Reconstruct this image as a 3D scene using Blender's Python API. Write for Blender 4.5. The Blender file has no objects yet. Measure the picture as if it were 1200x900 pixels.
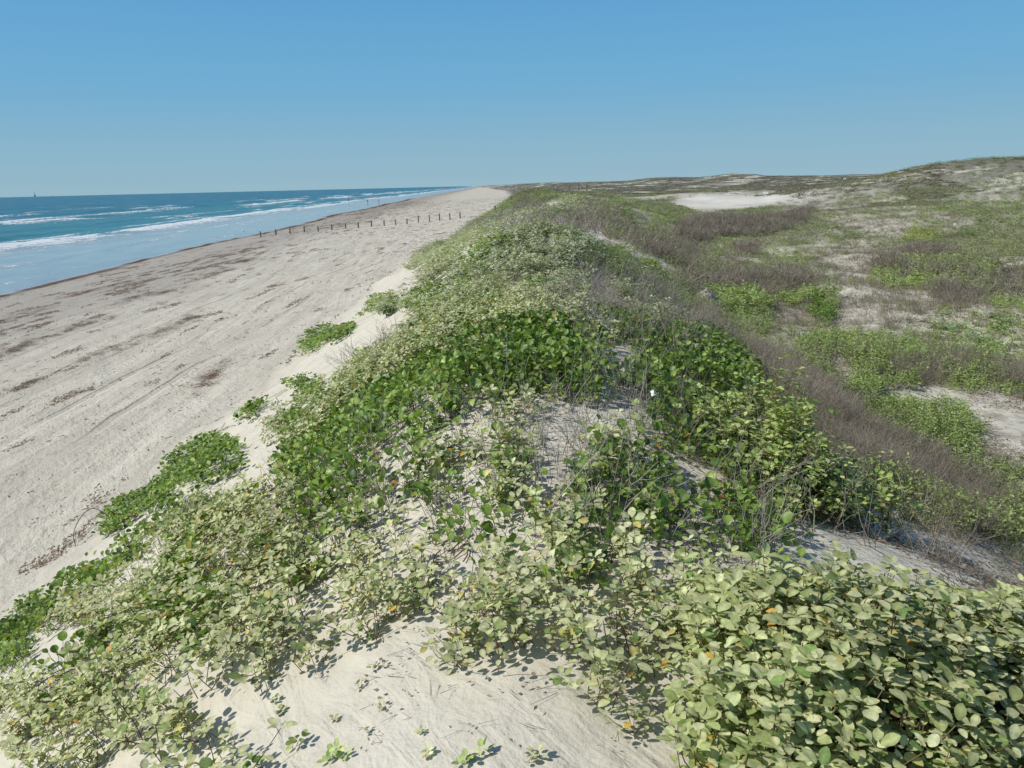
import bpy, math, random
import numpy as np
rng = np.random.default_rng(7)
random.seed(7)
SC = bpy.context.scene
COL = SC.collection
R = math.radians

# ------------------------------------------------------------------ camera
EYE = np.array([0.0, 0.0, 5.6])
PITCH, ROLL, FPX = R(13.9), R(1.38), 942.0
r0 = np.array([1.0, 0, 0]); f0 = np.array([0, math.cos(PITCH), -math.sin(PITCH)]); u0 = np.array([0, math.sin(PITCH), math.cos(PITCH)])
RT = math.cos(ROLL) * r0 - math.sin(ROLL) * u0
UP = math.sin(ROLL) * r0 + math.cos(ROLL) * u0
cam = bpy.data.cameras.new('camera')
camo = bpy.data.objects.new('camera', cam); COL.objects.link(camo)
from mathutils import Matrix
Mx = Matrix(((RT[0], UP[0], -f0[0], EYE[0]), (RT[1], UP[1], -f0[1], EYE[1]), (RT[2], UP[2], -f0[2], EYE[2]), (0, 0, 0, 1)))
camo.matrix_world = Mx
cam.sensor_width = 36; cam.lens = 36 * FPX / 1200
cam.clip_start = 0.05; cam.clip_end = 60000
SC.camera = camo
SC.view_settings.view_transform = 'Standard'; SC.view_settings.look = 'None'
SC.view_settings.exposure = 0; SC.view_settings.gamma = 1

# ------------------------------------------------------------------ noise
def _h(ix, iy, s):
    a = (ix.astype(np.int64) * 374761393 + iy.astype(np.int64) * 668265263 + s * 982451653) & 0xffffffff
    a = ((a ^ (a >> 13)) * 1274126177) & 0xffffffff
    a = ((a ^ (a >> 16)) * 2246822519) & 0xffffffff
    return ((a ^ (a >> 15)) & 0xffffff) / float(0xffffff)
def vn(x, y, s=0):
    x = np.asarray(x, float); y = np.asarray(y, float)
    ix = np.floor(x); iy = np.floor(y); fx = x - ix; fy = y - iy
    fx = fx * fx * fx * (fx * (fx * 6 - 15) + 10); fy = fy * fy * fy * (fy * (fy * 6 - 15) + 10)
    a = _h(ix, iy, s); b = _h(ix + 1, iy, s); c = _h(ix, iy + 1, s); d = _h(ix + 1, iy + 1, s)
    return (a * (1 - fx) + b * fx) * (1 - fy) + (c * (1 - fx) + d * fx) * fy
def fbm(x, y, s=0, o=4, g=.5):
    t = 0; a = 1; n = 0
    x = np.asarray(x, float); y = np.asarray(y, float)
    for k in range(o):
        t = t + a * (vn(x, y, s + k * 17) - .5); n += a; a *= g
        x, y = x * 1.9 + y * .6 + 3.1, y * 1.9 - x * .6 + 7.7
    return t / n * 2
def ss(a, b, x):
    t = np.clip((x - a) / (b - a), 0, 1)
    return t * t * (3 - 2 * t)

# ------------------------------------------------------------------ terrain
def xshore(y):
    y = np.asarray(y, float)
    base = np.interp(y, [-3000, -200, 0, 48, 109, 200, 420, 900, 1600, 3500, 8000, 30000], [60, -22, -27.6, -30.3, -33.6, -39, -48, -62, -78, -130, -300, -1500])
    return base + .8 * fbm(y / 23, y * 0 + 3.3, 5, 3) + .6 * np.sin(y / 17.) * ss(20, 60, y)
# stations: y, foot x, mid(x,z), crest(x,z), shoulder, valley edge, valley mid, hill side, far right
ST = [
 (-300, -8, (-3.5,2.9), (0,4.3), (4,4.0), (10,3.0), (22,3.0), (60,3.6), (160,5.0)),
 (-4,  -5.2, (-2.5,2.95), (0,3.85), (1.2,3.75), (4.0,2.7), (9,2.6), (25,3.2), (80,5.0)),
 (1.5, -5.1, (-2.5,2.95), (.1,4.00), (1.8,3.74), (4.4,2.7), (8,2.6), (24,3.2), (80,5.0)),
 (3.0, -5.2, (-2.5,2.95), (.2,4.02), (1.8,3.74), (4.4,2.75), (8,2.6), (23,3.1), (80,5.0)),
 (4.2, -5.3, (-2.6,2.95), (.2,4.10), (1.7,3.80), (4.3,2.8), (8,2.6), (22,3.1), (70,4.6)),
 (5.4, -5.3, (-2.6,2.95), (.2,4.29), (1.7,3.92), (4.3,2.85), (8,2.65), (22,3.0), (70,4.5)),
 (8,   -5.4, (-2.9,2.8), (.3,4.2), (2.1,3.78), (4.8,2.85), (8,2.65), (22,3.0), (70,4.5)),
 (11,  -5.5, (-3.0,2.8), (.4,4.25), (2.1,3.8), (4.8,2.85), (8.5,2.7), (22,3.0), (70,4.5)),
 (15,  -5.5, (-2.9,2.9), (.6,4.42), (2.2,3.9), (4.6,2.9), (9,2.8), (22,3.05), (70,4.5)),
 (20,  -5.8, (-3.2,2.8), (.8,4.25), (2.8,3.8), (5.6,2.9), (10,2.85), (22,3.05), (70,4.5)),
 (30,  -6.0, (-3.2,2.9), (1.6,4.35), (4.2,3.9), (8,2.95), (14,2.9), (26,3.05), (70,4.3)),
 (45,  -6.0, (-2.4,3.1), (3.8,4.62), (7,4.1), (11,3.1), (18,3.0), (30,3.2), (70,4.2)),
 (60,  -5.5, (-1.8,3.0), (4.2,4.2), (8,3.8), (13,3.0), (21,2.95), (34,3.7), (70,5.3)),
 (78,  -5.0, (-1.5,3.0), (4.6,4.2), (9,3.9), (14,3.0), (23,2.95), (38,4.0), (64,6.3)),
 (95,  -4.2, (-1,3.0), (5,4.3), (9,4.0), (15,3.1), (25,3.2), (40,4.7), (54,6.8)),
 (112, -3.4, (-.5,3.0), (5,4.5), (9,4.1), (16,3.7), (27,4.05), (46,4.5), (64,6.9)),
 (150, -2.2, (0,3.0), (4.5,4.75), (10,4.0), (20,3.3), (35,3.4), (60,4.0), (90,6.8)),
 (240, -1.0, (4,2.6), (12,3.4), (24,3.4), (40,3.6), (62,3.8), (90,4.4), (130,5.4)),
 (340, 0, (6,2.6), (30,4.2), (50,5.2), (70,6.4), (98,6.9), (130,6.0), (180,6.0)),
 (600, -2, (6,3.0), (26,5.9), (50,6.0), (100,6.3), (150,6.8), (230,6.2), (330,6.4)),
 (1500, -34, (-24,3.5), (10,6.0), (60,6.2), (120,6.2), (250,6.4), (400,6.5), (700,6.6)),
 (8000, -230, (-210,3.5), (-150,6.0), (-60,6.5), (100,6.5), (400,6.5), (900,6.5), (3000,6.5)),
]
SY = np.array([s[0] for s in ST], float)
def _vy(y): return np.log(np.clip(y, -4, 1e9) + 9.0) + np.where(y < -4, (y + 4) * .003, 0)
SV = _vy(SY)
KX = [np.array([s[1] for s in ST], float)] + [np.array([s[k][0] for s in ST], float) for k in range(2, 9)]
KZ = [np.full(len(ST), 1.55)] + [np.array([s[k][1] for s in ST], float) for k in range(2, 9)]
def hump(x, y, cx, cy, rx, ry, h): return h * np.exp(-((x - cx) / rx) ** 2 - ((y - cy) / ry) ** 2)
def H(x, y):
    x = np.asarray(x, float); y = np.asarray(y, float)
    x, y = np.broadcast_arrays(x, y)
    sh = xshore(y); v = _vy(y)
    ft = np.interp(v, SV, KX[0]) + .5 * fbm(y / 2.1, y * 0, 31, 3) + .25 * fbm(y / .6, x * 0, 33, 2)
    X = [sh - 3000, sh - 60, sh - 8, sh, sh + 9] + [ft] + [np.interp(v, SV, k) for k in KX[1:]]
    Z = [np.full(x.shape, -60.), np.full(x.shape, -3.5), np.full(x.shape, -.55), np.full(x.shape, 0.), np.full(x.shape, .62)] + [np.interp(v, SV, k) for k in KZ]
    X.append(X[-1] + 3000); Z.append(Z[-1] + 2)
    # monotone cubic (hermite with limited slopes) across the section
    n = len(X)
    d = [(Z[i + 1] - Z[i]) / np.maximum(X[i + 1] - X[i], .01) for i in range(n - 1)]
    m = [d[0]]
    for i in range(1, n - 1):
        a, b = d[i - 1], d[i]
        m.append(np.where(a * b > 0, 2 * a * b / np.where(np.abs(a + b) < 1e-9, 1, a + b), 0))
    m.append(d[-1])
    m[3] = np.full(x.shape, .068)
    z = np.full(x.shape, 0.)
    for i in range(n - 1):
        w = np.maximum(X[i + 1] - X[i], .01); t = (x - X[i]) / w
        t_ = np.clip(t, 0, 1)
        h = (2*t_**3 - 3*t_**2 + 1) * Z[i] + (t_**3 - 2*t_**2 + t_) * w * m[i] + (-2*t_**3 + 3*t_**2) * Z[i + 1] + (t_**3 - t_**2) * w * m[i + 1]
        z = np.where((t >= 0) & (t < 1), h, z)
    r = np.hypot(x, y)
    dune = ss(ft - .2, ft + 2.5, x)
    val = ss(X[8] - 1, X[8] + 2, x) * ss(3, 9, y)
    near = 1 - ss(25, 60, r)
    z = z + dune * (.10 * fbm(x / 1.7, y / 1.7, 3, 3) * near * ss(1.0, 3.5, r) + .035 * fbm(x / .45, y / .45, 9, 3) * (1 - ss(8, 16, r)))
    z = z + dune * (1 - val) * ss(9, 16, y) * (1 - ss(110, 160, y)) * (.20 + .22 * ss(20, 45, y)) * fbm(x / 2.4 + 3, y / (3.2 + y / 14), 15, 3) * 1.3
    z = z + val * (.22 * fbm(x / 3.3, y / 3.3, 11, 3) * near + .35 * fbm(x / 9, y / 12, 13, 3) * (1 - ss(150, 300, r)))
    z = z + ss(90, 200, y) * ss(ft + 4, ft + 30, x) * (.75 + .5 * ss(300, 700, r)) * fbm(x / 26, y / 45, 21, 4)
    # beach: soft undulation, fading to the swash
    bch = (1 - dune) * ss(sh + 3, sh + 12, x)
    z = z + bch * (.05 * fbm(x / 3., y / 7., 41, 3) + .018 * fbm(x / .5, y / .8, 43, 3) * (1 - ss(20, 40, r)))
    # individual hummocks
    for (cx, cy, rx, ry, h) in HUMPS: z = z + hump(x, y, cx, cy, rx, ry, h)
    return z
HUMPS = [(.8, 14.6, 1.3, 1.4, .16), (-.9, 21, 1.6, 3, .25), (3.2, 27, 1.5, 3, -.15), (26.5, 92, 9, 6, -.25), (50, 92, 16, 12, .5), (32, 105, 10, 8, -.3), (84, 300, 9, 25, 1.7), (73, 200, 13, 22, 1.5), (57, 340, 16, 25, 1.1), (58, 330, 5, 20, .6), (40, 330, 6, 20, .7),
         (.15, 3.75, .5, .35, .05), (-.55, 2.6, .6, .35, -.04), (1.9, 5.2, .6, .8, -.15)]

def pix_ray(px, py):
    d = RT * (px - 600) + UP * (450 - py) + f0 * FPX
    return d / np.linalg.norm(d)
TS = np.exp(np.linspace(math.log(.9), math.log(9000), 1400))
def at(px, py, up=0.0):
    """ground point seen in that direction from where the photographer stands"""
    d = pix_ray(px, py)
    P = EYE[None] + TS[:, None] * d[None]
    g = H(P[:, 0], P[:, 1]) + up
    hit = np.nonzero(P[:, 2] < g)[0]
    if len(hit) == 0: k = len(TS) - 1
    else: k = max(hit[0], 1)
    a, b = TS[k - 1], TS[k]
    for _ in range(14):
        c = (a + b) / 2; p = EYE + c * d
        if p[2] < H(p[0], p[1]) + up: b = c
        else: a = c
    p = EYE + b * d
    return np.array([p[0], p[1], float(H(p[0], p[1]))])
def project(x, y, z):
    d = np.array([x, y, z]) - EYE; w = d @ f0
    return 600 + d @ RT / w * FPX, 450 - d @ UP / w * FPX

# ------------------------------------------------------------------ mesh plumbing
def mesh_np(name, V, T, mat, col=None, attrs=None, parent=None, smooth=True, quads=False):
    me = bpy.data.meshes.new(name)
    V = np.asarray(V, np.float32); T = np.asarray(T, np.int32)
    k = T.shape[1]
    me.vertices.add(len(V)); me.vertices.foreach_set('co', V.ravel())
    me.loops.add(T.size); me.loops.foreach_set('vertex_index', T.ravel())
    me.polygons.add(len(T)); me.polygons.foreach_set('loop_start', np.arange(0, T.size, k, dtype=np.int32))
    me.polygons.foreach_set('use_smooth', np.full(len(T), smooth))
    if col is not None:
        a = me.attributes.new('Col', 'FLOAT_COLOR', 'POINT')
        c4 = np.ones((len(V), 4), np.float32); c4[:, :3] = col; a.data.foreach_set('color', c4.ravel())
    for n_, arr in (attrs or {}).items():
        a = me.attributes.new(n_, 'FLOAT', 'POINT'); a.data.foreach_set('value', np.asarray(arr, np.float32).ravel())
    me.update(calc_edges=True); me.materials.append(mat)
    o = bpy.data.objects.new(name, me); COL.objects.link(o)
    if parent is not None: o.parent = parent
    return o
def tag(o, label=None, cat=None, group=None, kind=None):
    if label: o['label'] = label
    if cat: o['category'] = cat
    if group: o['group'] = group
    if kind: o['kind'] = kind
    return o
def empty(name, loc, rz=0):
    o = bpy.data.objects.new(name, None); COL.objects.link(o)
    o.location = [float(c) for c in loc]; o.rotation_euler = (0, 0, rz); o.empty_display_size = .1
    return o
class MB:
    """collects tubes, boxes and lathes in plain lists"""
    def __init__(s): s.v = []; s.f = []
    def ring(s, c, ax, r, n):
        ax = np.array(ax, float); ax /= np.linalg.norm(ax) + 1e-9
        t = np.array([0, 0, 1.]) if abs(ax[2]) < .9 else np.array([1., 0, 0])
        a = np.cross(ax, t); a /= np.linalg.norm(a); b = np.cross(ax, a)
        i = len(s.v)
        for k in range(n):
            w = 2 * math.pi * k / n
            s.v.append(tuple(np.array(c) + r * (math.cos(w) * a + math.sin(w) * b)))
        return i
    def tube(s, pts, rad, n=8, caps=True):
        pts = [np.array(p, float) for p in pts]; R_ = rad if hasattr(rad, '__len__') else [rad] * len(pts)
        rs = []
        for k, p in enumerate(pts):
            ax = pts[min(k + 1, len(pts) - 1)] - pts[max(k - 1, 0)]
            rs.append(s.ring(p, ax, R_[k], n))
        for a, b in zip(rs, rs[1:]):
            for k in range(n): s.f.append((a + k, a + (k + 1) % n, b + (k + 1) % n, b + k))
        if caps:
            s.f.append(tuple(rs[0] + k for k in range(n))[::-1]); s.f.append(tuple(rs[-1] + k for k in range(n)))
        return s
    def box(s, c, h, rz=0, taper=1.0):
        i = len(s.v); cz, sz = math.cos(rz), math.sin(rz)
        for z in (-1, 1):
            q = 1 if z < 0 else taper
            for x, y in ((-1, -1), (1, -1), (1, 1), (-1, 1)):
                X, Y = x * h[0] * q, y * h[1] * q
                s.v.append((c[0] + X * cz - Y * sz, c[1] + X * sz + Y * cz, c[2] + z * h[2]))
        for q in ((0, 3, 2, 1), (4, 5, 6, 7), (0, 1, 5, 4), (1, 2, 6, 5), (2, 3, 7, 6), (3, 0, 4, 7)): s.f.append(tuple(i + k for k in q))
        return s
    def quad(s, *p):
        i = len(s.v); s.v += [tuple(q) for q in p]; s.f.append(tuple(range(i, i + len(p)))); return s
    def build(s, name, mat, parent=None, bevel=0, smooth=False):
        me = bpy.data.meshes.new(name); me.from_pydata([tuple(map(float, v)) for v in s.v], [], s.f); me.update()
        me.materials.append(mat)
        if smooth: me.polygons.foreach_set('use_smooth', [True] * len(me.polygons))
        o = bpy.data.objects.new(name, me); COL.objects.link(o)
        if parent is not None: o.parent = parent
        if bevel:
            b = o.modifiers.new('bevel', 'BEVEL'); b.width = bevel; b.segments = 2
        return o

# ------------------------------------------------------------------ node plumbing
class NT:
    def __init__(s, name):
        s.m = bpy.data.materials.new(name); s.m.use_nodes = True; s.t = s.m.node_tree; s.t.nodes.clear()
        s.out = s.t.nodes.new('ShaderNodeOutputMaterial')
    def n(s, typ, **kw):
        d = s.t.nodes.new('ShaderNode' + typ)
        for k, v in kw.items():
            if hasattr(d, k) and not k[0].isupper(): setattr(d, k, v)
        return d
    def put(s, sock, v):
        if hasattr(v, 'is_output'): s.t.links.new(v, sock)
        else:
            if hasattr(sock.default_value, '__len__') and not hasattr(v, '__len__'): v = [v] * len(sock.default_value)
            if hasattr(v, '__len__') and len(v) == 3 and len(sock.default_value) == 4: v = (*v, 1)
            sock.default_value = v
    def ma(s, op, a, b=0., c=0., clamp=False):
        d = s.n('Math'); d.operation = op; d.use_clamp = clamp
        s.put(d.inputs[0], a); s.put(d.inputs[1], b); s.put(d.inputs[2], c); return d.outputs[0]
    def mr(s, v, a, b, c=0., d_=1., smooth=True):
        d = s.n('MapRange'); d.interpolation_type = 'SMOOTHSTEP' if smooth else 'LINEAR'
        for k, q in enumerate((v, a, b, c, d_)): s.put(d.inputs[k], q)
        return d.outputs[0]
    def mix(s, f, a, b, mode='MIX'):
        d = s.n('Mix'); d.data_type = 'RGBA'; d.blend_type = mode
        s.put(d.inputs[0], f); s.put(d.inputs[6], a); s.put(d.inputs[7], b); return d.outputs[2]
    def attr(s, name, out='Fac'):
        d = s.n('Attribute'); d.attribute_name = name; return d.outputs[out]
    def pos(s): return s.n('NewGeometry').outputs['Position']
    def vec(s, x, y, z=0.):
        d = s.n('CombineXYZ'); s.put(d.inputs[0], x); s.put(d.inputs[1], y); s.put(d.inputs[2], z); return d.outputs[0]
    def noise(s, v, scale, detail=3., rough=.5, dist=0.):
        d = s.n('TexNoise'); s.put(d.inputs['Vector'], v); d.inputs['Scale'].default_value = scale; d.inputs['Detail'].default_value = detail
        d.inputs['Roughness'].default_value = rough; d.inputs['Distortion'].default_value = dist; return d.outputs[0]
    def voro(s, v, scale, feat='F1'):
        d = s.n('TexVoronoi'); d.feature = feat; s.put(d.inputs['Vector'], v); d.inputs['Scale'].default_value = scale; return d.outputs['Distance']
    def bump(s, h, dist, strength=1., nrm=None):
        d = s.n('Bump'); s.put(d.inputs['Height'], h); d.inputs['Distance'].default_value = dist; s.put(d.inputs['Strength'], strength)
        if nrm is not None: s.put(d.inputs['Normal'], nrm)
        return d.outputs[0]
    def bsdf(s, col, rough=.8, spec=.3, nrm=None, metal=0.):
        d = s.n('BsdfPrincipled'); s.put(d.inputs['Base Color'], col); s.put(d.inputs['Roughness'], rough)
        s.put(d.inputs['Specular IOR Level'], spec); s.put(d.inputs['Metallic'], metal)
        if nrm is not None: s.put(d.inputs['Normal'], nrm)
        return d.outputs[0]
    def end(s, sh): s.t.links.new(sh, s.out.inputs[0]); return s.m
def plain(name, col, rough=.8, spec=.3, var=.25, scale=8., bump=.0):
    t = NT(name); p = t.pos(); n = t.noise(p, scale, 4)
    c = t.mix(n, tuple(q * (1 - var) for q in col), tuple(min(1, q * (1 + var)) for q in col))
    nr = t.bump(t.noise(p, scale * 4, 4), bump) if bump else None
    return t.end(t.bsdf(c, rough, spec, nr))
# ------------------------------------------------------------------ sky and sun
SUN_EL, SUN_DIR = R(45), (-1.0, -.28)      # sun stands over the sea, a little behind the photographer
az = math.atan2(SUN_DIR[0], SUN_DIR[1])   # angle from +Y towards +X
W = bpy.data.worlds.new('World'); SC.world = W; W.use_nodes = True
wt = W.node_tree; wt.nodes.clear()
sky = wt.nodes.new('ShaderNodeTexSky'); sky.sky_type = 'NISHITA'; sky.sun_disc = False
sky.sun_elevation = SUN_EL; sky.sun_rotation = az; sky.altitude = 5
sky.air_density = 1.0; sky.dust_density = .6; sky.ozone_density = 1.5
bgn = wt.nodes.new('ShaderNodeBackground'); bgn.inputs[1].default_value = SKY_STRENGTH = .11
hs = wt.nodes.new('ShaderNodeHueSaturation'); hs.inputs['Saturation'].default_value = 1.0; hs.inputs['Value'].default_value = 1.0
wo = wt.nodes.new('ShaderNodeOutputWorld')
wt.links.new(sky.outputs[0], hs.inputs['Color'])
# sea haze: a clear blue-grey band along the whole horizon, thinning out upwards
tc = wt.nodes.new('ShaderNodeTexCoord'); sx = wt.nodes.new('ShaderNodeSeparateXYZ'); wt.links.new(tc.outputs['Generated'], sx.inputs[0])
rp = wt.nodes.new('ShaderNodeValToRGB'); wt.links.new(sx.outputs['Z'], rp.inputs[0])
e = rp.color_ramp.elements
K_ = 1 / SKY_STRENGTH
for k_, (q_, c_) in enumerate(((0.0, (.315, .485, .575)), (.05, (.255, .460, .600)), (.12, (.160, .415, .650)), (.22, (.085, .345, .655)), (.6, (.05, .21, .50)))):
    el_ = e[k_] if k_ < 2 else e.new(q_)
    el_.position = q_; el_.color = (*c_, 1)
vm = wt.nodes.new('ShaderNodeVectorMath'); vm.operation = 'SCALE'; vm.inputs['Scale'].default_value = K_; wt.links.new(rp.outputs[0], vm.inputs[0])
fr = wt.nodes.new('ShaderNodeMapRange'); fr.inputs[1].default_value = .1; fr.inputs[2].default_value = .75; fr.inputs[3].default_value = 1.; fr.inputs[4].default_value = .0
wt.links.new(sx.outputs['Z'], fr.inputs[0])
mx = wt.nodes.new('ShaderNodeMix'); mx.data_type = 'RGBA'; wt.links.new(fr.outputs[0], mx.inputs[0]); wt.links.new(hs.outputs[0], mx.inputs[6]); wt.links.new(vm.outputs[0], mx.inputs[7])
wt.links.new(mx.outputs[2], bgn.inputs[0]); wt.links.new(bgn.outputs[0], wo.inputs[0])
sl = bpy.data.lights.new('sun', 'SUN'); sl.energy = 4.1; sl.angle = R(.53); sl.color = (1.0, .955, .88)
so = bpy.data.objects.new('sun', sl); COL.objects.link(so)
from mathutils import Vector
sd_ = Vector((math.sin(az) * math.cos(SUN_EL), math.cos(az) * math.cos(SUN_EL), math.sin(SUN_EL)))
so.rotation_euler = sd_.to_track_quat('Z', 'Y').to_euler()

# ------------------------------------------------------------------ ground sheet
ths = np.concatenate([np.linspace(-180, -52, 40)[:-1], np.linspace(-52, 52, 760), np.linspace(52, 180, 40)[1:-1]]) * math.pi / 180
rr = np.concatenate([[0.0], np.exp(np.linspace(math.log(.2), math.log(1.3), 18))[:-1], np.exp(np.linspace(math.log(1.3), math.log(16), 300))[:-1],
                     np.exp(np.linspace(math.log(16), math.log(150), 220))[:-1], np.exp(np.linspace(math.log(150), math.log(9000), 150))])
TH, RR = np.meshgrid(ths, rr)
GX = RR * np.sin(TH); GY = RR * np.cos(TH)
GZ = H(GX, GY)
nt_, nr_ = len(ths), len(rr)
idx = np.arange(nt_ * nr_).reshape(nr_, nt_)
a = idx[:-1]; b = idx[1:]
Q = np.stack([a, np.roll(a, -1, 1), np.roll(b, -1, 1), b], -1).reshape(-1, 4)[:, ::-1]
SDv = GX - xshore(GY)
FT = np.interp(_vy(GY), SV, KX[0])
DUNE = ss(-.5, 2.0, GX - FT)
VAL = ss(0, 2.5, GX - np.interp(_vy(GY), SV, KX[3]))
FAR = ss(45, 110, RR)

t = NT('sand'); p = t.pos(); sd = t.attr('sd'); dune = t.attr('dune'); val = t.attr('valley'); far = t.attr('far'); al = t.attr('along'); duff = t.attr('duff')
big = t.noise(p, .25, 4, .55); mid_ = t.noise(p, 2.2, 5, .6); fine = t.noise(p, 45, 3, .6); grain = t.noise(p, 380, 2, .6)
c = t.mix(t.mr(mid_, .3, .7), (.51, .475, .385), (.61, .575, .475))
c = t.mix(t.mr(big, .35, .65, 0, .5), c, (.57, .54, .45))
c = t.mix(t.mr(fine, .58, .8, 0, .15), c, (.30, .27, .22))
# beach: streaks parallel to the shore, damp near the water
bv = t.vec(t.ma('MULTIPLY', sd, 1.0), t.ma('MULTIPLY', al, .07), 0.)
streak = t.noise(bv, 1.6, 6, .62, .4)
streak2 = t.noise(t.vec(t.ma('ADD', sd, t.ma('MULTIPLY', t.noise(t.vec(0., t.ma('MULTIPLY', al, .02)), 1., 2), 14)), t.ma('MULTIPLY', al, .03), 4.), 4.2, 4, .5, .25)
onb = t.ma('SUBTRACT', 1., t.mr(t.ma('ADD', dune, t.ma('MULTIPLY', t.ma('SUBTRACT', mid_, .5), .5)), .25, .9))
cb = t.mix(t.mr(streak, .35, .68), (.455, .42, .345), (.56, .525, .435))
cb = t.mix(t.mr(streak2, .62, .72, 0, .22), cb, (.29, .265, .23))
cb = t.mix(t.mr(t.noise(p, 5.5, 4, .7), .62, .74, 0, .3), cb, (.27, .235, .195))
damp = t.mr(t.ma('ADD', sd, t.ma('MULTIPLY', t.ma('SUBTRACT', big, .5), 7.)), 16., 8.)
cb = t.mix(t.ma('MULTIPLY', damp, .8), cb, t.mix(streak, (.285, .258, .225), (.355, .325, .285)))
farb = t.ma('MULTIPLY', t.mr(al, 90., 210.), t.mr(t.ma('ADD', sd, t.ma('MULTIPLY', streak, 16.)), 34., 14.))
cb = t.mix(t.ma('MULTIPLY', farb, .75), cb, t.mix(streak2, (.27, .225, .185), (.33, .29, .25)))
wet = t.mr(t.ma('ADD', sd, t.ma('MULTIPLY', t.ma('SUBTRACT', t.noise(t.vec(0., al), .35, 3), .5), 1.2)), 1.5, .5)
cb = t.mix(wet, cb, (.20, .165, .125))
c = t.mix(onb, c, cb)
# tyre ruts: pairs of lines wandering along the upper beach
sx_ = t.n('SeparateXYZ'); t.put(sx_.inputs[0], p); wob = t.ma('MULTIPLY', t.ma('SUBTRACT', t.noise(t.vec(0., al), .045, 2), .5), 5.)
rut = 0.
for k_, (x0_, amp_) in enumerate(((-7.9, 1.), (-9.5, 1.), (-11.4, .6), (-13.0, .6), (-15.2, .45), (-16.8, .45), (-19.6, .3), (-21.2, .3))):
    w_ = t.ma('ADD', sx_.outputs[0], t.ma('MULTIPLY_ADD', wob, 1. if k_ % 4 < 2 else -1., -x0_ + .012 * k_))
    rut = t.ma('ADD', rut, t.ma('MULTIPLY', t.mr(t.ma('ABSOLUTE', w_), .17, .07), amp_))
rut = t.ma('MULTIPLY', t.ma('MULTIPLY', rut, onb), t.mr(t.noise(t.vec(sd, t.ma('MULTIPLY', al, .4)), .35, 3), .38, .6))
c = t.mix(t.ma('MULTIPLY', rut, .32), c, (.30, .27, .22))
# valley floor: grey plant litter on the sand
lit = t.ma('MULTIPLY', duff, t.mr(t.noise(p, 3.2, 7, .72), .40, .62))
c = t.mix(t.ma('MULTIPLY', t.attr('bare'), .8), c, (.70, .68, .62))
c = t.mix(t.ma('MULTIPLY', lit, .75), c, t.mix(fine, (.17, .145, .115), (.30, .265, .215)))
# far dunes: scrub seen from far
fv = t.noise(t.vec(t.n('SeparateXYZ').outputs[0], 0., 0.), 1.) if False else t.noise(p, .09, 8, .72)
scrub = t.mix(t.noise(p, .05, 5, .7), (.115, .125, .085), (.16, .145, .12))
c = t.mix(t.ma('MULTIPLY', t.ma('MULTIPLY', far, dune), t.ma('MULTIPLY', t.mr(fv, .42, .52), t.attr('scrub'))), c, scrub)
# relief
foot = t.voro(t.vec(t.ma('ADD', sd, t.ma('MULTIPLY', mid_, .6)), al), 2.1, 'SMOOTH_F1')
bh = t.ma('ADD', t.ma('MULTIPLY', t.ma('MULTIPLY', foot, onb), .45), t.ma('MULTIPLY', mid_, t.mr(dune, 0., 1., .45, .28)))
bh = t.ma('ADD', bh, t.ma('MULTIPLY', t.ma('MULTIPLY', streak2, onb), t.mr(damp, 0., 1., .35, .08)))
bh = t.ma('ADD', bh, t.ma('MULTIPLY', t.noise(p, 9, 5, .6), t.mr(dune, 0., 1., .26, .07)))
bh = t.ma('SUBTRACT', bh, t.ma('MULTIPLY', rut, .35))
nb = t.bump(bh, .11, t.mr(sd, 1., 8., .05, 1.))
rip = t.noise(t.vec(t.ma('ADD', t.ma('MULTIPLY', t.n('SeparateXYZ').outputs[0], 0.), t.ma('ADD', t.ma('MULTIPLY', sd, .9), t.ma('MULTIPLY', al, .5))), t.ma('SUBTRACT', t.ma('MULTIPLY', al, .22), t.ma('MULTIPLY', sd, .12))), 9., 3, .55, .8)
nb = t.bump(rip, .035, t.mr(big, .35, .6, .15, .9), nb)
nb = t.bump(fine, .010, .55, nb)
nb = t.bump(grain, .0015, .6, nb)
sand_m = t.end(t.bsdf(c, t.ma('SUBTRACT', .95, t.ma('MULTIPLY', wet, .45)), t.ma('ADD', .12, t.ma('MULTIPLY', wet, .35)), nb))
BAREG = np.exp(-((GX - 26) / 9) ** 2 - ((GY - 98) / 16) ** 2)
duffv = (1 - BAREG) * VAL * ss(3, 8, RR) * (1 - .5 * ss(30, 80, RR)) * (.3 + .6 * vn(GX / 2.5, GY / 3.5, 77)) + .25 * DUNE * vn(GX / .8, GY / .8, 78) * ss(5, 12, RR)
scr = 1 - .85 * np.exp(-((GX - 26) / 14) ** 2 - ((GY - 96) / 22) ** 2)
ground = mesh_np('ground', np.stack([GX, GY, GZ], -1).reshape(-1, 3), Q, sand_m,
                 attrs=dict(sd=SDv, dune=DUNE, valley=VAL, far=FAR, along=GY, duff=np.clip(duffv, 0, 1), bare=np.clip(BAREG + .6 * np.exp(-((GX - 48) / 20) ** 2 - ((GY - 80) / 16) ** 2), 0, 1), scrub=scr))
tag(ground, 'pale sand of the beach and the dunes', kind='structure')

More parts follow.
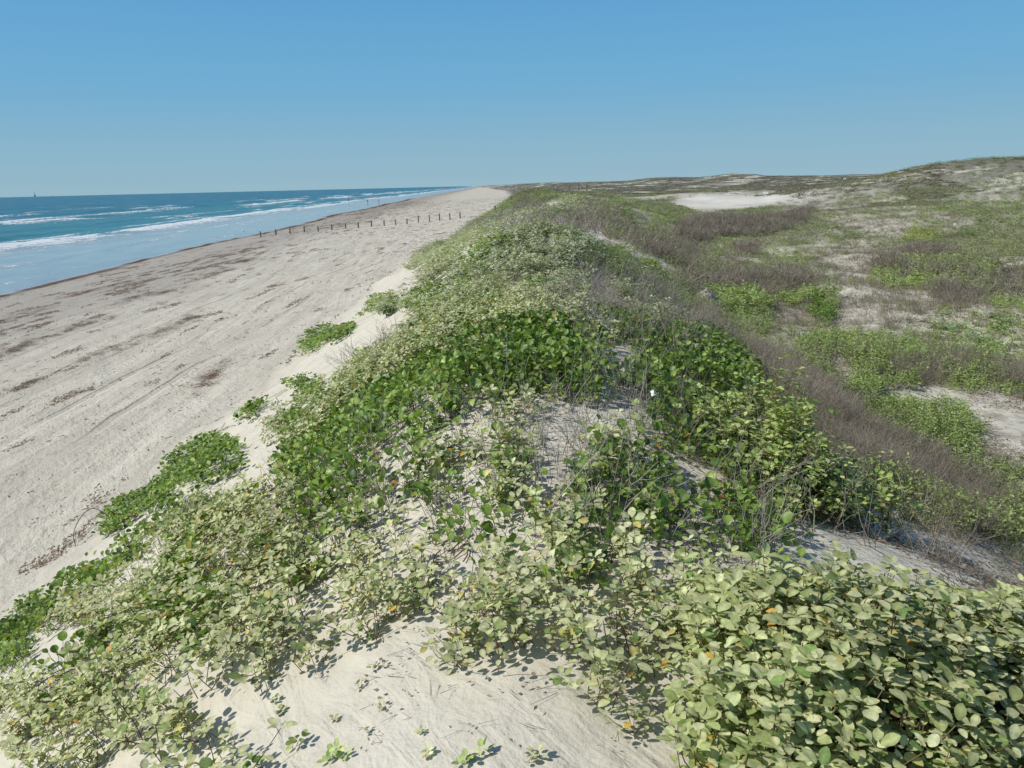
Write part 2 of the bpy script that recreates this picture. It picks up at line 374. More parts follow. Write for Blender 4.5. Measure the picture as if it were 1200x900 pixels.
# ------------------------------------------------------------------ sea
sv = np.concatenate([np.linspace(-2.5, 14, 34)[:-1], np.linspace(14, 120, 300)[:-1], np.exp(np.linspace(math.log(120), math.log(40000), 120))])
yv = np.concatenate([-np.exp(np.linspace(math.log(3000), math.log(5), 40)), np.linspace(-4, 30, 20), np.exp(np.linspace(math.log(31), math.log(40000), 620))])
S_, Y_ = np.meshgrid(sv, yv)
X_ = xshore(Y_) * (1 - ss(3000, 9000, S_) * .0) - S_
def breaker(s, y, base, w, amp, seed, wob):
    c_ = base + wob * fbm(y / 60, y * 0, seed, 3) + .25 * wob * fbm(y / 9, y * 0, seed + 5, 2)
    A = np.clip(.5 + .9 * fbm(y / 28, y * 0 + 2, seed + 9, 3), .1, 1)
    d = s - c_
    return A * amp * np.where(d > 0, np.exp(-(d / (w * 1.6)) ** 2), np.exp(-(d / (w * .7)) ** 2)), d, A
Z_ = np.full(S_.shape, .004)
F_ = np.zeros(S_.shape)
for base, w, amp, seed, wob, tr, k, s0 in ((26, 2.2, .42, 50, 5, 7, 1.25, .0), (21, 1.5, .12, 57, 4, 3.0, .75, .25), (38, 2.6, .4, 54, 6, 5, .8, .55), (68, 3.5, .6, 60, 9, 11, 1.15, .15), (82, 3.5, .6, 64, 10, 9, .95, .40),
                                       (104, 5, .5, 68, 14, 7, .8, .50), (140, 6, .45, 71, 20, 7, .8, .55), (31, 1.6, .2, 90, 3, 2.5, .95, .25), (44, 2.2, .3, 92, 6, 3, .8, .45), (16, 1., .06, 93, 5, 2.2, .72, .35), (9, .8, .04, 95, 4, 1.4, .68, .42), (4, .6, .02, 94, 2, 1., .62, .45), (52, 2.5, .25, 96, 9, 4, .8, .5), (92, 3, .3, 97, 12, 4, .75, .5), (185, 7, .4, 98, 25, 7, .75, .55), (240, 8, .4, 99, 35, 8, .75, .55)):
    zz, d, A = breaker(S_, Y_, base, w, amp, seed, wob)
    Z_ += zz
    g = ss(s0, s0 + .25, vn(Y_ / (14 + base * .25), S_ / 60, seed + 3) )
    trail = np.where(d > 0, np.exp(-(d / (w * .35)) ** 2), np.exp(-(-d / tr) ** 1.2) * (.60 + .6 * vn(S_ / 1.7, Y_ / 5, seed + 4)))
    F_ = np.maximum(F_, k * g * trail)
Z_ += ss(14, 30, S_) * (.10 * fbm(S_ / 3.0, Y_ / 9, 80, 3) + .22 * fbm(S_ / 13, Y_ / 50, 82, 2)) * (1 - ss(600, 2500, S_))
Z_ = Z_ * ss(-1, 3, S_) + .004
idx = np.arange(S_.size).reshape(S_.shape)
Q = np.stack([idx[:-1, :-1], idx[:-1, 1:], idx[1:, 1:], idx[1:, :-1]], -1).reshape(-1, 4)
t = NT('sea_water'); p = t.pos(); s = t.attr('off'); al = t.attr('along'); fo = t.attr('foam')
wv = t.vec(t.ma('MULTIPLY', s, 1.), t.ma('MULTIPLY', al, .45), 0.)
n1 = t.noise(wv, .35, 5, .6); n2 = t.noise(wv, 1.6, 5, .65); n0 = t.noise(wv, .045, 4, .6)
deep = t.mix(t.mr(n0, .3, .7), (.004, .070, .112), (.012, .120, .145))
teal = t.mix(t.mr(n1, .3, .7), (.012, .125, .148), (.055, .225, .215))
c = t.mix(t.mr(t.ma('ADD', s, t.ma('ADD', t.ma('MULTIPLY', n0, 120.), t.ma('MULTIPLY', n1, 90.))), 100., 260.), teal, deep)
shal = t.mix(t.mr(n1, .35, .7), (.25, .275, .275), (.37, .375, .35))
c = t.mix(t.mr(t.ma('ADD', s, t.ma('MULTIPLY', n1, 10.)), 24., 33.), shal, c)
c = t.mix(t.mr(t.ma('ADD', s, t.ma('MULTIPLY', n1, 3.)), 5.0, 0.5, 0., .6), c, (.24, .215, .185))
lace = t.noise(t.vec(s, t.ma('MULTIPLY', al, .6)), 1.3, 7, .72, .6)
fm = t.mr(t.ma('ADD', fo, t.ma('MULTIPLY', t.ma('SUBTRACT', lace, .5), 3.0)), .45, .85)
caps = t.ma('MULTIPLY', t.mr(t.noise(t.vec(s, t.ma('MULTIPLY', al, .16)), .13, 6, .72), .595, .665), t.mr(s, 34., 60.))
fm = t.ma('MAXIMUM', fm, t.ma('MULTIPLY', caps, .6))
edge = t.mr(t.ma('ABSOLUTE', t.ma('SUBTRACT', t.ma('ADD', s, t.ma('MULTIPLY', n1, 1.2)), 1.0)), .35, 0., 0., .35)
fm = t.ma('MAXIMUM', fm, edge)
c = t.mix(fm, c, t.mix(lace, (.50, .56, .58), (.74, .77, .78)))
deepmask = t.mr(s, 14., 34.)
hh = t.ma('ADD', t.ma('MULTIPLY', n1, .8), t.ma('MULTIPLY', n2, .35))
nb = t.bump(hh, .55, t.mr(s, 8., 40., .02, .6))
nb = t.bump(fm, .10, .5, nb)
rough = t.mix(fm, t.mix(deepmask, (.10,) * 3, (.28,) * 3), (.9,) * 3)
sea_m = t.end(t.bsdf(c, rough, t.mix(deepmask, (.24,)*3, (.16,)*3), nb))
sea = mesh_np('sea', np.stack([X_, Y_, Z_], -1).reshape(-1, 3), Q, sea_m, attrs=dict(off=S_, along=Y_, foam=F_))
tag(sea, 'blue green sea with two lines of white breakers', kind='structure')
# ------------------------------------------------------------------ foliage materials
def foliage_mat(name, rough=.55, spec=.3, trans=.35, bumpd=.0):
    t = NT(name); c = t.attr('Col', 'Color'); p = t.pos()
    n = t.noise(p, 60, 3)
    c2 = t.mix(t.mr(n, .3, .7), t.mix(1., c, (.80, .80, .80), 'MULTIPLY'), t.mix(1., c, (1.15, 1.15, 1.12), 'MULTIPLY'))
    b = t.bsdf(c2, rough, spec)
    tr = t.n('BsdfTranslucent'); t.put(tr.inputs[0], t.mix(1., c2, (1.15, 1.25, .55), 'MULTIPLY'))
    m = t.n('MixShader'); m.inputs[0].default_value = trans
    t.t.links.new(b, m.inputs[1]); t.t.links.new(tr.outputs[0], m.inputs[2])
    return t.end(m.outputs[0])
M_GLOSS = foliage_mat('glossy_leaf', .42, .38, .30)
M_FELT = foliage_mat('felted_leaf', .75, .22, .25)
M_DRY = foliage_mat('dry_stem', .9, .12, .05)

# ------------------------------------------------------------------ plant units: verts, tris, leaf id per vert, kind per leaf id
class Unit:
    def __init__(s): s.V = []; s.T = []; s.L = []; s.K = []; s.S = []
    def leaf(s, o, tip, nrm, shape, kind=0):
        tip = np.array(tip, float); tip /= np.linalg.norm(tip)
        side = np.cross(tip, nrm); side /= np.linalg.norm(side) + 1e-9; n_ = np.cross(side, tip)
        pts, tris = shape
        i = len(s.V); l = len(s.K); s.K.append(kind)
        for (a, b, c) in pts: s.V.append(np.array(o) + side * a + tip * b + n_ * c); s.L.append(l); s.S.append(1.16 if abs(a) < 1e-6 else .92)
        for t_ in tris: s.T.append([i + k for k in t_])
    def stem(s, pts, r0_, r1_, kind=1):
        pts = [np.array(p, float) for p in pts]; l = len(s.K); s.K.append(kind); base = len(s.V)
        for k, p in enumerate(pts):
            ax = pts[min(k + 1, len(pts) - 1)] - pts[max(k - 1, 0)]; ax /= np.linalg.norm(ax) + 1e-9
            a = np.cross(ax, [.3, .2, .93]); a /= np.linalg.norm(a) + 1e-9; b = np.cross(ax, a)
            r_ = r0_ + (r1_ - r0_) * k / max(1, len(pts) - 1)
            for w in (0, 2.09, 4.19): s.V.append(p + r_ * (math.cos(w) * a + math.sin(w) * b)); s.L.append(l); s.S.append(1.)
        for k in range(len(pts) - 1):
            for j in range(3):
                a = base + 3 * k + j; b = base + 3 * k + (j + 1) % 3
                s.T += [[a, b, b + 3], [a, b + 3, a + 3]]
    def done(s):
        s.K = np.array(s.K); s.S = np.array(s.S); s.V = np.array(s.V); s.T = np.array(s.T, int); s.L = np.array(s.L, int); s.K = np.array(s.K, int); return s
U = random.uniform
def sh_round(size, fold, curl):      # round leaf with a notched tip, folded along its midrib
    P = [(0, 0), (.30, .10), (.50, .42), (.44, .78), (.20, .97), (0, .86), (-.20, .97), (-.44, .78), (-.50, .42), (-.30, .10), (0, .45)]
    pts = [(x * size, y * size, size * (fold * abs(x) ** 1.3 - curl * y * y)) for x, y in P]
    tri = [(10, k, (k + 1) % 10) for k in range(10)]
    return pts, tri
def sh_fine(size, w, fold, curl, notch=0.):
    ys = (.04, .16, .34, .55, .75, .91); k_ = U(.9, 1.1); R_ = [(.5 * w * math.sin(math.pi * y ** k_) ** .62, y) for y in ys]
    P = [(0, 0)] + R_ + [(0, 1 - notch)] + [(-x, y) for x, y in R_[::-1]]
    wv = U(-.06, .06); n = len(P)
    pts = [(x * size, y * size, size * (fold * abs(x) - curl * y * y + wv * math.sin(y * 7) * (x / w) * 2)) for x, y in P] + [(0, .33 * size, -size * curl * .1), (0, .68 * size, -size * curl * .46)]
    a, b = n, n + 1; tri = []
    for k in range(n):
        q = (k + 1) % n; c = a if (P[k][1] + P[q][1]) / 2 < .5 else b; tri.append((c, k, q))
    l = max(k for k in range(1, 7) if P[k][1] < .5) + 1; r_ = n - l
    tri += [(a, l, b), (a, b, r_)]
    return pts, tri
def sh_oval(size, w, fold, curl):
    P = [(0, 0), (.42 * w, .25), (.5 * w, .55), (.28 * w, .88), (0, 1), (-.28 * w, .88), (-.5 * w, .55), (-.42 * w, .25), (0, .5)]
    pts = [(x * size, y * size, size * (fold * abs(x) - curl * y * y)) for x, y in P]
    return pts, [(8, k, (k + 1) % 8) for k in range(8)]
def sh_dia(size, w):
    return [(0, 0, 0), (.5 * w * size, .45 * size, .08 * size), (0, size, -.1 * size), (-.5 * w * size, .45 * size, .08 * size)], [(0, 1, 2), (0, 2, 3)]
def dirv(azm, el): return np.array([math.cos(azm) * math.cos(el), math.sin(azm) * math.cos(el), math.sin(el)])
def bend(o, d, L, n=3, wob=.25, up=0.):
    P = [np.array(o, float)]; d = np.array(d, float)
    for k in range(n):
        d = d + np.array([U(-wob, wob), U(-wob, wob), U(-wob, wob) + up]); d /= np.linalg.norm(d); P.append(P[-1] + d * L / n)
    return P
def u_glory(lod):
    u = Unit()
    for k in range(5):
        a = U(0, 6.28); rad = U(0, .08); h = U(.03, .12)
        o = np.array([math.cos(a) * rad, math.sin(a) * rad, 0]); lean = dirv(a + U(-.8, .8), U(.9, 1.5))
        tipo = o + lean * h
        if lod == 0: u.stem([o - [0, 0, .03], (o + tipo) / 2 + [U(-.01, .01), U(-.01, .01), 0], tipo], .0018, .0014, 2)
        az_ = a + U(-1.2, 1.2); el = U(-.25, 1.15)
        td = dirv(az_, el); nv = np.array([U(-.5, .5) - .25, U(-.5, .5), 1.]) if el < .8 else -dirv(az_, 0) + [0, 0, .4]
        sz = U(.030, .056)
        u.leaf(tipo, td, nv, sh_fine(sz, U(.88, 1.05), U(.25, .8), U(0, .3), .08) if lod == 0 else sh_round(sz, U(.25, .8), U(0, .25)) if lod < 2 else sh_dia(sz * 1.05, 1.05))
    return u.done()
def u_croton(lod):
    u = Unit()
    for k in range(4 if lod < 2 else 3):
        a = U(0, 6.28); L = U(.09, .22); P = bend((U(-.05, .05), U(-.05, .05), -.02), dirv(a, U(.5, 1.3)), L, 3, .2, .12)
        if lod == 0: u.stem(P, .0022, .0014, 1)
        for j in range(1, 4):
            o = P[j]; m = 2 if j < 3 else 5
            if lod == 2: m = 1 if j < 3 else 3
            ph = U(0, 6.28)
            for q in range(m):
                aa = ph + q * 6.283 / m + U(-.3, .3); el = U(-.25, .45) if j < 3 else U(.0, .75)
                td = dirv(aa, el); sz = U(.024, .042) * (1.0 if j > 1 else .85)
                if lod == 2: sz *= 1.3
                o2 = o + td * .012
                nv = np.array([U(-.35, .35), U(-.35, .35), 1.]) - td * .3
                u.leaf(o2, td, nv, sh_fine(sz, U(.58, .78), U(.05, .45), U(-.05, .35)) if lod == 0 else sh_oval(sz, U(.58, .80), U(.05, .45), U(-.05, .35)) if lod < 2 else sh_dia(sz, .75))
    return u.done()
def u_bits():
    u = Unit()
    for k in range(4):
        a = 1.57 + U(-.5, .5); o = np.array([U(-.1, .1), U(-.25, .25), 0]); w, h = U(.01, .03), U(.008, .02)
        L = U(.03, .09); i = len(u.V); l = len(u.K); u.K.append(0); d = dirv(a, 0) * L; s_ = dirv(a + 1.57, 0) * w
        for p in (o - d, o + s_, o + d, o - s_, o + [0, 0, h]): u.V.append(p); u.L.append(l); u.S.append(1.)
        u.T += [[i, i + 1, i + 4], [i + 1, i + 2, i + 4], [i + 2, i + 3, i + 4], [i + 3, i, i + 4]]
    return u.done()
def u_seedling():
    u = Unit()
    for k in range(2):
        a = U(0, 6.28); P = bend((U(-.01, .01), U(-.01, .01), -.01), dirv(a, U(.4, 1.2)), U(.03, .06), 3, .2, .1); u.stem(P, .0014, .001, 1)
        for q in range(4):
            td = dirv(U(0, 6.28), U(-.1, .7)); u.leaf(P[3 - (q == 3)] + td * .006, td, np.array([U(-.3, .3), U(-.3, .3), 1.]) - td * .3, sh_oval(U(.022, .034), U(.6, .75), .2, .1))
    return u.done()
def u_shrub(lod):                    # small-leaved bright green dune shrub
    u = Unit()
    for k in range(5):
        a = U(0, 6.28); L = U(.08, .20); P = bend((U(-.05, .05), U(-.05, .05), -.02), dirv(a, U(.6, 1.4)), L, 3, .2, .1)
        if lod == 0: u.stem(P, .002, .0012, 1)
        for j in range(1, 4):
            for q in range(4 if lod < 2 else 2):
                aa = U(0, 6.28); td = dirv(aa, U(-.1, .9)); sz = U(.018, .034) * (1.35 if lod == 2 else 1)
                u.leaf(P[j] + td * .006, td, np.array([U(-.5, .5), U(-.5, .5), 1.]), sh_dia(sz, U(.4, .6)))
    return u.done()
def u_twigs(h, n, r_, kind=3, spread=.5, fork=2):
    u = Unit()
    def go(o, d, L, r1, dep):
        P = bend(o, d, L, 4, .28, .05); u.stem(P, r1, r1 * .55, kind)
        if dep > 0:
            for q in range(random.randint(1, fork)):
                b = P[random.randint(1, 4)]; dd = P[-1] - P[-2]; dd /= np.linalg.norm(dd)
                go(b, dd + np.array([U(-.8, .8), U(-.8, .8), U(-.2, .5)]), L * U(.45, .75), r1 * .6, dep - 1)
    for k in range(n):
        a = U(0, 6.28); go((U(-.08, .08), U(-.08, .08), -.03), dirv(a, U(1.5 - spread * 1.6, 1.5)), h * U(.5, 1), r_, 2)
    return u.done()
def u_brush(h, n, r_, kind=4):
    u = Unit()
    for k in range(n):
        a = U(0, 6.28); o = (math.cos(a) * U(0, .15), math.sin(a) * U(0, .15), -.03)
        P = bend(o, dirv(a, U(.5, 1.5)), h * U(.4, 1), 3, .22, .05); u.stem(P, r_, r_ * .5, kind)
        for q in range(2): u.stem([P[1 + q], P[1 + q] + dirv(U(0, 6.28), U(0, 1.3)) * h * U(.15, .4)], r_ * .8, r_ * .4, kind)
    return u.done()
def u_grass(h, n, w):
    u = Unit()
    for k in range(n):
        a = U(0, 6.28); P = bend((U(-.05, .05), U(-.05, .05), -.01), dirv(a, U(.9, 1.5)), h * U(.5, 1), 3, .15, -.08); u.stem(P, w, w * .3, 5)
    return u.done()
def u_litter():
    u = Unit()
    for k in range(7):
        a = U(0, 6.28); o = np.array([U(-.12, .12), U(-.12, .12), U(.0, .012)])
        if k < 5: u.leaf(o, dirv(a, U(-.1, .3)), (U(-.4, .4), U(-.4, .4), 1), sh_dia(U(.015, .04), U(.3, .8)), 6)
        else: u.stem([o, o + dirv(a, U(-.03, .12)) * U(.05, .18)], .0018, .001, 6)
    return u.done()
def u_clump():                       # far scrub: a low cushion of leaf clusters
    u = Unit()
    for k in range(34):
        d = dirv(U(0, 6.28), math.asin(U(0, 1))); o = d * np.array([.45, .45, .26]) * U(.75, 1.05)
        u.leaf(o, dirv(U(0, 6.28), U(-.2, 1.)), d + [U(-.4, .4), U(-.4, .4), .3], sh_dia(U(.10, .2), .7), 0)
    return u.done()
NV = 7
UN = dict(glory=[[u_glory(l) for _ in range(NV)] for l in range(3)], croton=[[u_croton(l) for _ in range(NV)] for l in range(3)],
          shrub=[[u_shrub(l) for _ in range(NV)] for l in (0, 1, 2)],
          twigs=[[u_twigs(.36, 3, .0026) for _ in range(NV)], [u_twigs(.34, 3, .0032) for _ in range(NV)], [u_twigs(.36, 4, .006, fork=1) for _ in range(NV)]],
          brush=[[u_brush(.42, 12, .0016) for _ in range(NV)], [u_brush(.42, 12, .0026) for _ in range(NV)], [u_brush(.45, 11, .0045) for _ in range(NV)]],
          grass=[[u_grass(.2, 12, .0014) for _ in range(NV)], [u_grass(.2, 12, .0022) for _ in range(NV)], [u_grass(.22, 11, .004) for _ in range(NV)]],
          bits=[[u_bits() for _ in range(NV)]] * 3, seedling=[[u_seedling() for _ in range(NV)]] * 3, litter=[[u_litter() for _ in range(NV)]] * 3, clump=[[u_clump() for _ in range(NV)]] * 3)
LODR = (8.0, 17.0)
PAL = {  # leaf colours: list of (weight, rgb)
 'glory': [(.42, (.165, .265, .050)), (.27, (.26, .37, .078)), (.15, (.08, .15, .030)), (.13, (.35, .44, .11)), (.012, (.42, .38, .09)), (.005, (.40, .20, .06))],
 'croton': [(.42, (.475, .49, .27)), (.30, (.56, .57, .35)), (.18, (.36, .40, .18)), (.06, (.20, .29, .10)), (.022, (.56, .49, .18)), (.006, (.62, .38, .08)), (.008, (.40, .34, .20))],
 'croton_green': [(.45, (.37, .46, .17)), (.3, (.46, .53, .23)), (.2, (.19, .29, .085)), (.05, (.44, .47, .22))],
 'silver': [(.5, (.37, .39, .30)), (.3, (.44, .45, .37)), (.2, (.27, .29, .21))],
 'shrub': [(.5, (.33, .42, .15)), (.25, (.40, .48, .20)), (.2, (.22, .30, .10)), (.05, (.33, .33, .10))],
 'dull': [(.5, (.28, .32, .17)), (.3, (.35, .38, .23)), (.2, (.20, .245, .125))],
 'clump': [(.4, (.175, .195, .135)), (.3, (.22, .235, .165)), (.2, (.135, .155, .11)), (.1, (.28, .28, .21))],
 'stem': (.26, .18, .11), 'petiole': (.20, .22, .08), 'twig': (.36, .325, .28), 'brush': (.33, .29, .23), 'grass': (.30, .31, .15), 'litter': (.24, .19, .14), 'wrack': [(.5, (.085, .055, .035)), (.3, (.15, .10, .06)), (.2, (.05, .04, .03))]}
def colours(kinds, n, pal, tint):
    """n instances x leaves -> rgb"""
    m = len(kinds); out = np.zeros((n, m, 3)); r = rng.random((n, m)); br = .82 + .36 * rng.random((n, m))
    P = PAL[pal] if isinstance(PAL[pal], list) else [(1, PAL[pal])]
    w = np.cumsum([q[0] for q in P]); w = w / w[-1]; cc = np.array([q[1] for q in P])
    out = cc[np.searchsorted(w, r).clip(0, len(P) - 1)] * br[..., None]
    for k, nm in ((1, 'stem'), (2, 'petiole'), (3, 'twig'), (4, 'brush'), (5, 'grass'), (6, 'litter')):
        q = kinds == k
        if q.any() and pal != 'wrack': out[:, q] = np.array(PAL[nm]) * (.6 + .8 * rng.random((n, int(q.sum())))[..., None])
    return out * tint[:, None, :]
def scatter(name, unit, P, mat, pal, parent=None, lift=None, scale=None, base=None, tint=None, upright=.25, yaw0=None, smin=.8, smax=1.25):
    """one mesh of many units standing on the ground points P (N,2)"""
    if len(P) == 0: return None
    z = H(P[:, 0], P[:, 1]); r = np.hypot(P[:, 0], P[:, 1])
    e = .12; nx = -(H(P[:, 0] + e, P[:, 1]) - H(P[:, 0] - e, P[:, 1])) / (2 * e); ny = -(H(P[:, 0], P[:, 1] + e) - H(P[:, 0], P[:, 1] - e)) / (2 * e)
    if lift is not None: z = z + lift
    N = len(P); scale = np.ones(N) if scale is None else scale
    scale = scale * (smin + (smax - smin) * rng.random(N))
    zs = scale * np.maximum(1, sizef(r)) ** -.75
    yaw = rng.random(N) * 6.283 if yaw0 is None else yaw0 + rng.normal(size=N) * .25
    zax = np.stack([nx * .7 + upright * rng.normal(size=N), ny * .7 + upright * rng.normal(size=N), np.ones(N)], -1); zax /= np.linalg.norm(zax, axis=1)[:, None]
    xa = np.stack([np.cos(yaw), np.sin(yaw), np.zeros(N)], -1); xa -= zax * (xa * zax).sum(1)[:, None]; xa /= np.linalg.norm(xa, axis=1)[:, None]
    ya = np.cross(zax, xa); Rm = np.stack([xa, ya, zax], 1)
    pos = np.stack([P[:, 0], P[:, 1], z], -1)
    if base is not None: pos = pos - np.array(base)[None]
    if tint is None: tint = np.ones((N, 3))
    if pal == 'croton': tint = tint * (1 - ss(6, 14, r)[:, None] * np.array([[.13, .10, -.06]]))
    bt = .80 + .45 * fbm(P[:, 0] / .7, P[:, 1] / .7, 91, 2) * .5 + .2 * rng.random(N); tint = tint * bt[:, None]
    lod = np.where(r < LODR[0], 0, np.where(r < LODR[1], 1, 2)); var = rng.integers(0, NV, N)
    VV, TT, CC = [], [], []; off = 0
    for l in range(3):
        for v in range(NV):
            q = np.nonzero((lod == l) & (var == v))[0]
            if len(q) == 0: continue
            u = UN[unit][l][v]
            Vq = np.einsum('vk,nkj->nvj', u.V, Rm[q]) * np.stack([scale[q], scale[q], zs[q]], -1)[:, None, :] + pos[q, None]
            T_ = u.T[None] + (np.arange(len(q)) * len(u.V))[:, None, None] + off
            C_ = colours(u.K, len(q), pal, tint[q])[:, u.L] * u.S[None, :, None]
            VV.append(Vq.reshape(-1, 3)); TT.append(T_.reshape(-1, 3)); CC.append(C_.reshape(-1, 3)); off += Vq.shape[0] * Vq.shape[1]
    V = np.concatenate(VV); T = np.concatenate(TT); C_ = np.clip(np.concatenate(CC), 0, .9)
    STAT.append((name, N, len(T)))
    return mesh_np(name, V, T, mat, col=C_, parent=parent)
STAT = []

# ------------------------------------------------------------------ where plants grow
def inpoly(x, y, poly):
    c = np.zeros(x.shape, bool); n = len(poly); j = n - 1
    for i in range(n):
        xi, yi = poly[i]; xj, yj = poly[j]
        q = ((yi > y) != (yj > y)) & (x < (xj - xi) * (y - yi) / (yj - yi + 1e-12) + xi); c ^= q; j = i
    return c
def dpoly(x, y, poly):
    d = np.full(x.shape, 1e9); n = len(poly)
    for i in range(n):
        a = np.array(poly[i - 1]); b = np.array(poly[i]); ab = b - a; L = ab @ ab + 1e-12
        t_ = np.clip(((x - a[0]) * ab[0] + (y - a[1]) * ab[1]) / L, 0, 1)
        d = np.minimum(d, np.hypot(x - a[0] - t_ * ab[0], y - a[1] - t_ * ab[1]))
    return d
RL, KL = 10.0, 1.3     # past RL metres plants get coarser: density falls as r^-KL while size grows to match
def sizef(r): return np.maximum(1, r / RL) ** (KL / 2)
def outline(px, up=.0): return [tuple(at(q[0], q[1], q[2] if len(q) > 2 else up)[:2]) for q in px]
def ell(cx, cy, rx, ry, n=12, rot=0.):
    return [(cx + rx * math.cos(w) * math.cos(rot) - ry * math.sin(w) * math.sin(rot), cy + rx * math.cos(w) * math.sin(rot) + ry * math.sin(w) * math.cos(rot)) for w in [6.2832 * k / n for k in range(n)]]
def sample(poly, dens, edge=.12, gap=0., gs=.5, seed=0, mx=60000):
    """random ground points in a world outline; edge = ragged width (m at 3 m, growing with distance); gap = share left bare"""
    q = np.array(poly); r = np.hypot(q[:, 0], q[:, 1]); th = np.arctan2(q[:, 0], q[:, 1])
    v0, v1 = math.log(max(r.min(), .35)) - .06, math.log(r.max()) + .06; t0, t1 = th.min() - .05, th.max() + .05
    rm = math.exp(v1)
    def de(rv): return dens * sizef(rv) ** -2 * rv ** 2
    dm = max(de(np.array([math.exp(v1)]))[0], de(np.array([math.exp(v0)]))[0])
    n = int(min(dm * (v1 - v0) * (t1 - t0), 2_000_000))
    v = v0 + (v1 - v0) * rng.random(n); th = t0 + (t1 - t0) * rng.random(n); R_ = np.exp(v)
    k = rng.random(n) < de(R_) / dm; v, th, R_ = v[k], th[k], R_[k]
    x, y = R_ * np.sin(th), R_ * np.cos(th)
    er = edge * np.maximum(R_ / 3, .6)
    xq = x + er * fbm(x / (er * 2), y / (er * 2), seed + 1, 3) * 1.6; yq = y + er * fbm(x / (er * 2), y / (er * 2), seed + 2, 3) * 1.6
    k = inpoly(xq, yq, poly)
    if gap > 0:
        sc = gs * np.maximum(R_ / 5, .7) ** .8
        g = .5 + .9 * fbm(x / sc, y / sc, seed + 3, 3)
        k &= g > gap * 1.0
    x, y = x[k], y[k]
    if len(x) > mx: q = rng.permutation(len(x))[:mx]; x, y = x[q], y[q]
    return np.stack([x, y], -1)
SPEC = dict(glory=('glory', M_GLOSS, 'glory'), croton=('croton', M_FELT, 'croton'), crotong=('croton', M_FELT, 'croton_green'), silver=('croton', M_FELT, 'silver'),
            shrub=('shrub', M_FELT, 'shrub'), dull=('shrub', M_FELT, 'dull'), twigs=('twigs', M_DRY, 'twig'), brush=('brush', M_DRY, 'brush'), grass=('grass', M_DRY, 'grass'), litter=('litter', M_DRY, 'litter'))
DENS = dict(glory=150, croton=74, crotong=62, silver=60, shrub=70, dull=60, twigs=14, brush=34, grass=22, litter=45)
def grow(name, sp, poly, dens=1., lift=0., parent=None, base=None, edge=.12, gap=0., gs=.5, seed=0, size=1., up=.25, tint=None, nmin=1, flat=0):
    u, m, pal = SPEC[sp]; P = sample(poly, DENS[sp] * dens / size ** 2, edge, gap, gs, seed)
    if len(P) < nmin: return None
    r = np.hypot(P[:, 0], P[:, 1]); L = None
    if lift: 
        d = dpoly(P[:, 0], P[:, 1], poly); L = lift * ss(-.02, .35 * np.maximum(1, lift), d) ** .7 * (.55 + .45 * rng.random(len(P)) if not flat else .85 + .2 * rng.random(len(P))) * (.85 + (.5 if not flat else .25) * fbm(P[:, 0] / .5, P[:, 1] / .5, 61, 2))
    tn = None if tint is None else np.tile(np.array(tint, float), (len(P), 1))
    return scatter(name, u, P, m, pal, parent, L, sizef(r) * size, base, tn, up)
# ------------------------------------------------------------------ continuous cover on the dune (one mass each, nobody could count it)
def cover(name, label, cat, regions):
    """regions: (species, pixel outline, dict) grown as one stuff object per species list"""
    parts = []
    for k, (sp, px, kw) in enumerate(regions):
        kw = dict(kw); up = kw.pop('at_up', 0.)
        o = grow(name, sp, outline(px, up), seed=300 + int(px[0][0] * 3 + px[0][1]), **kw)
        if o: parts.append(o)
    if not parts: return
    bm_merge(parts, name); tag(parts[0], label, cat, kind='stuff')
    return parts[0]
def bm_merge(objs, name):
    """join meshes in numpy (same attributes, one material)"""
    if len(objs) == 1: return
    V, T, C_ = [], [], []; off = 0
    for o in objs:
        me = o.data; v = np.empty(len(me.vertices) * 3, np.float32); me.vertices.foreach_get('co', v); V.append(v.reshape(-1, 3))
        l = np.empty(len(me.loops), np.int32); me.loops.foreach_get('vertex_index', l); T.append(l.reshape(-1, 3) + off); off += len(me.vertices)
        c = np.empty(len(me.vertices) * 4, np.float32); me.attributes['Col'].data.foreach_get('color', c); C_.append(c.reshape(-1, 4)[:, :3])
    mat = objs[0].data.materials[0]; nm = objs[0].name
    new = mesh_np(name, np.concatenate(V), np.concatenate(T), mat, col=np.concatenate(C_))
    old = objs[0].data; objs[0].data = new.data; bpy.data.objects.remove(new)
    for o in objs[1:]:
        m = o.data; bpy.data.objects.remove(o); bpy.data.meshes.remove(m)
    bpy.data.meshes.remove(old)

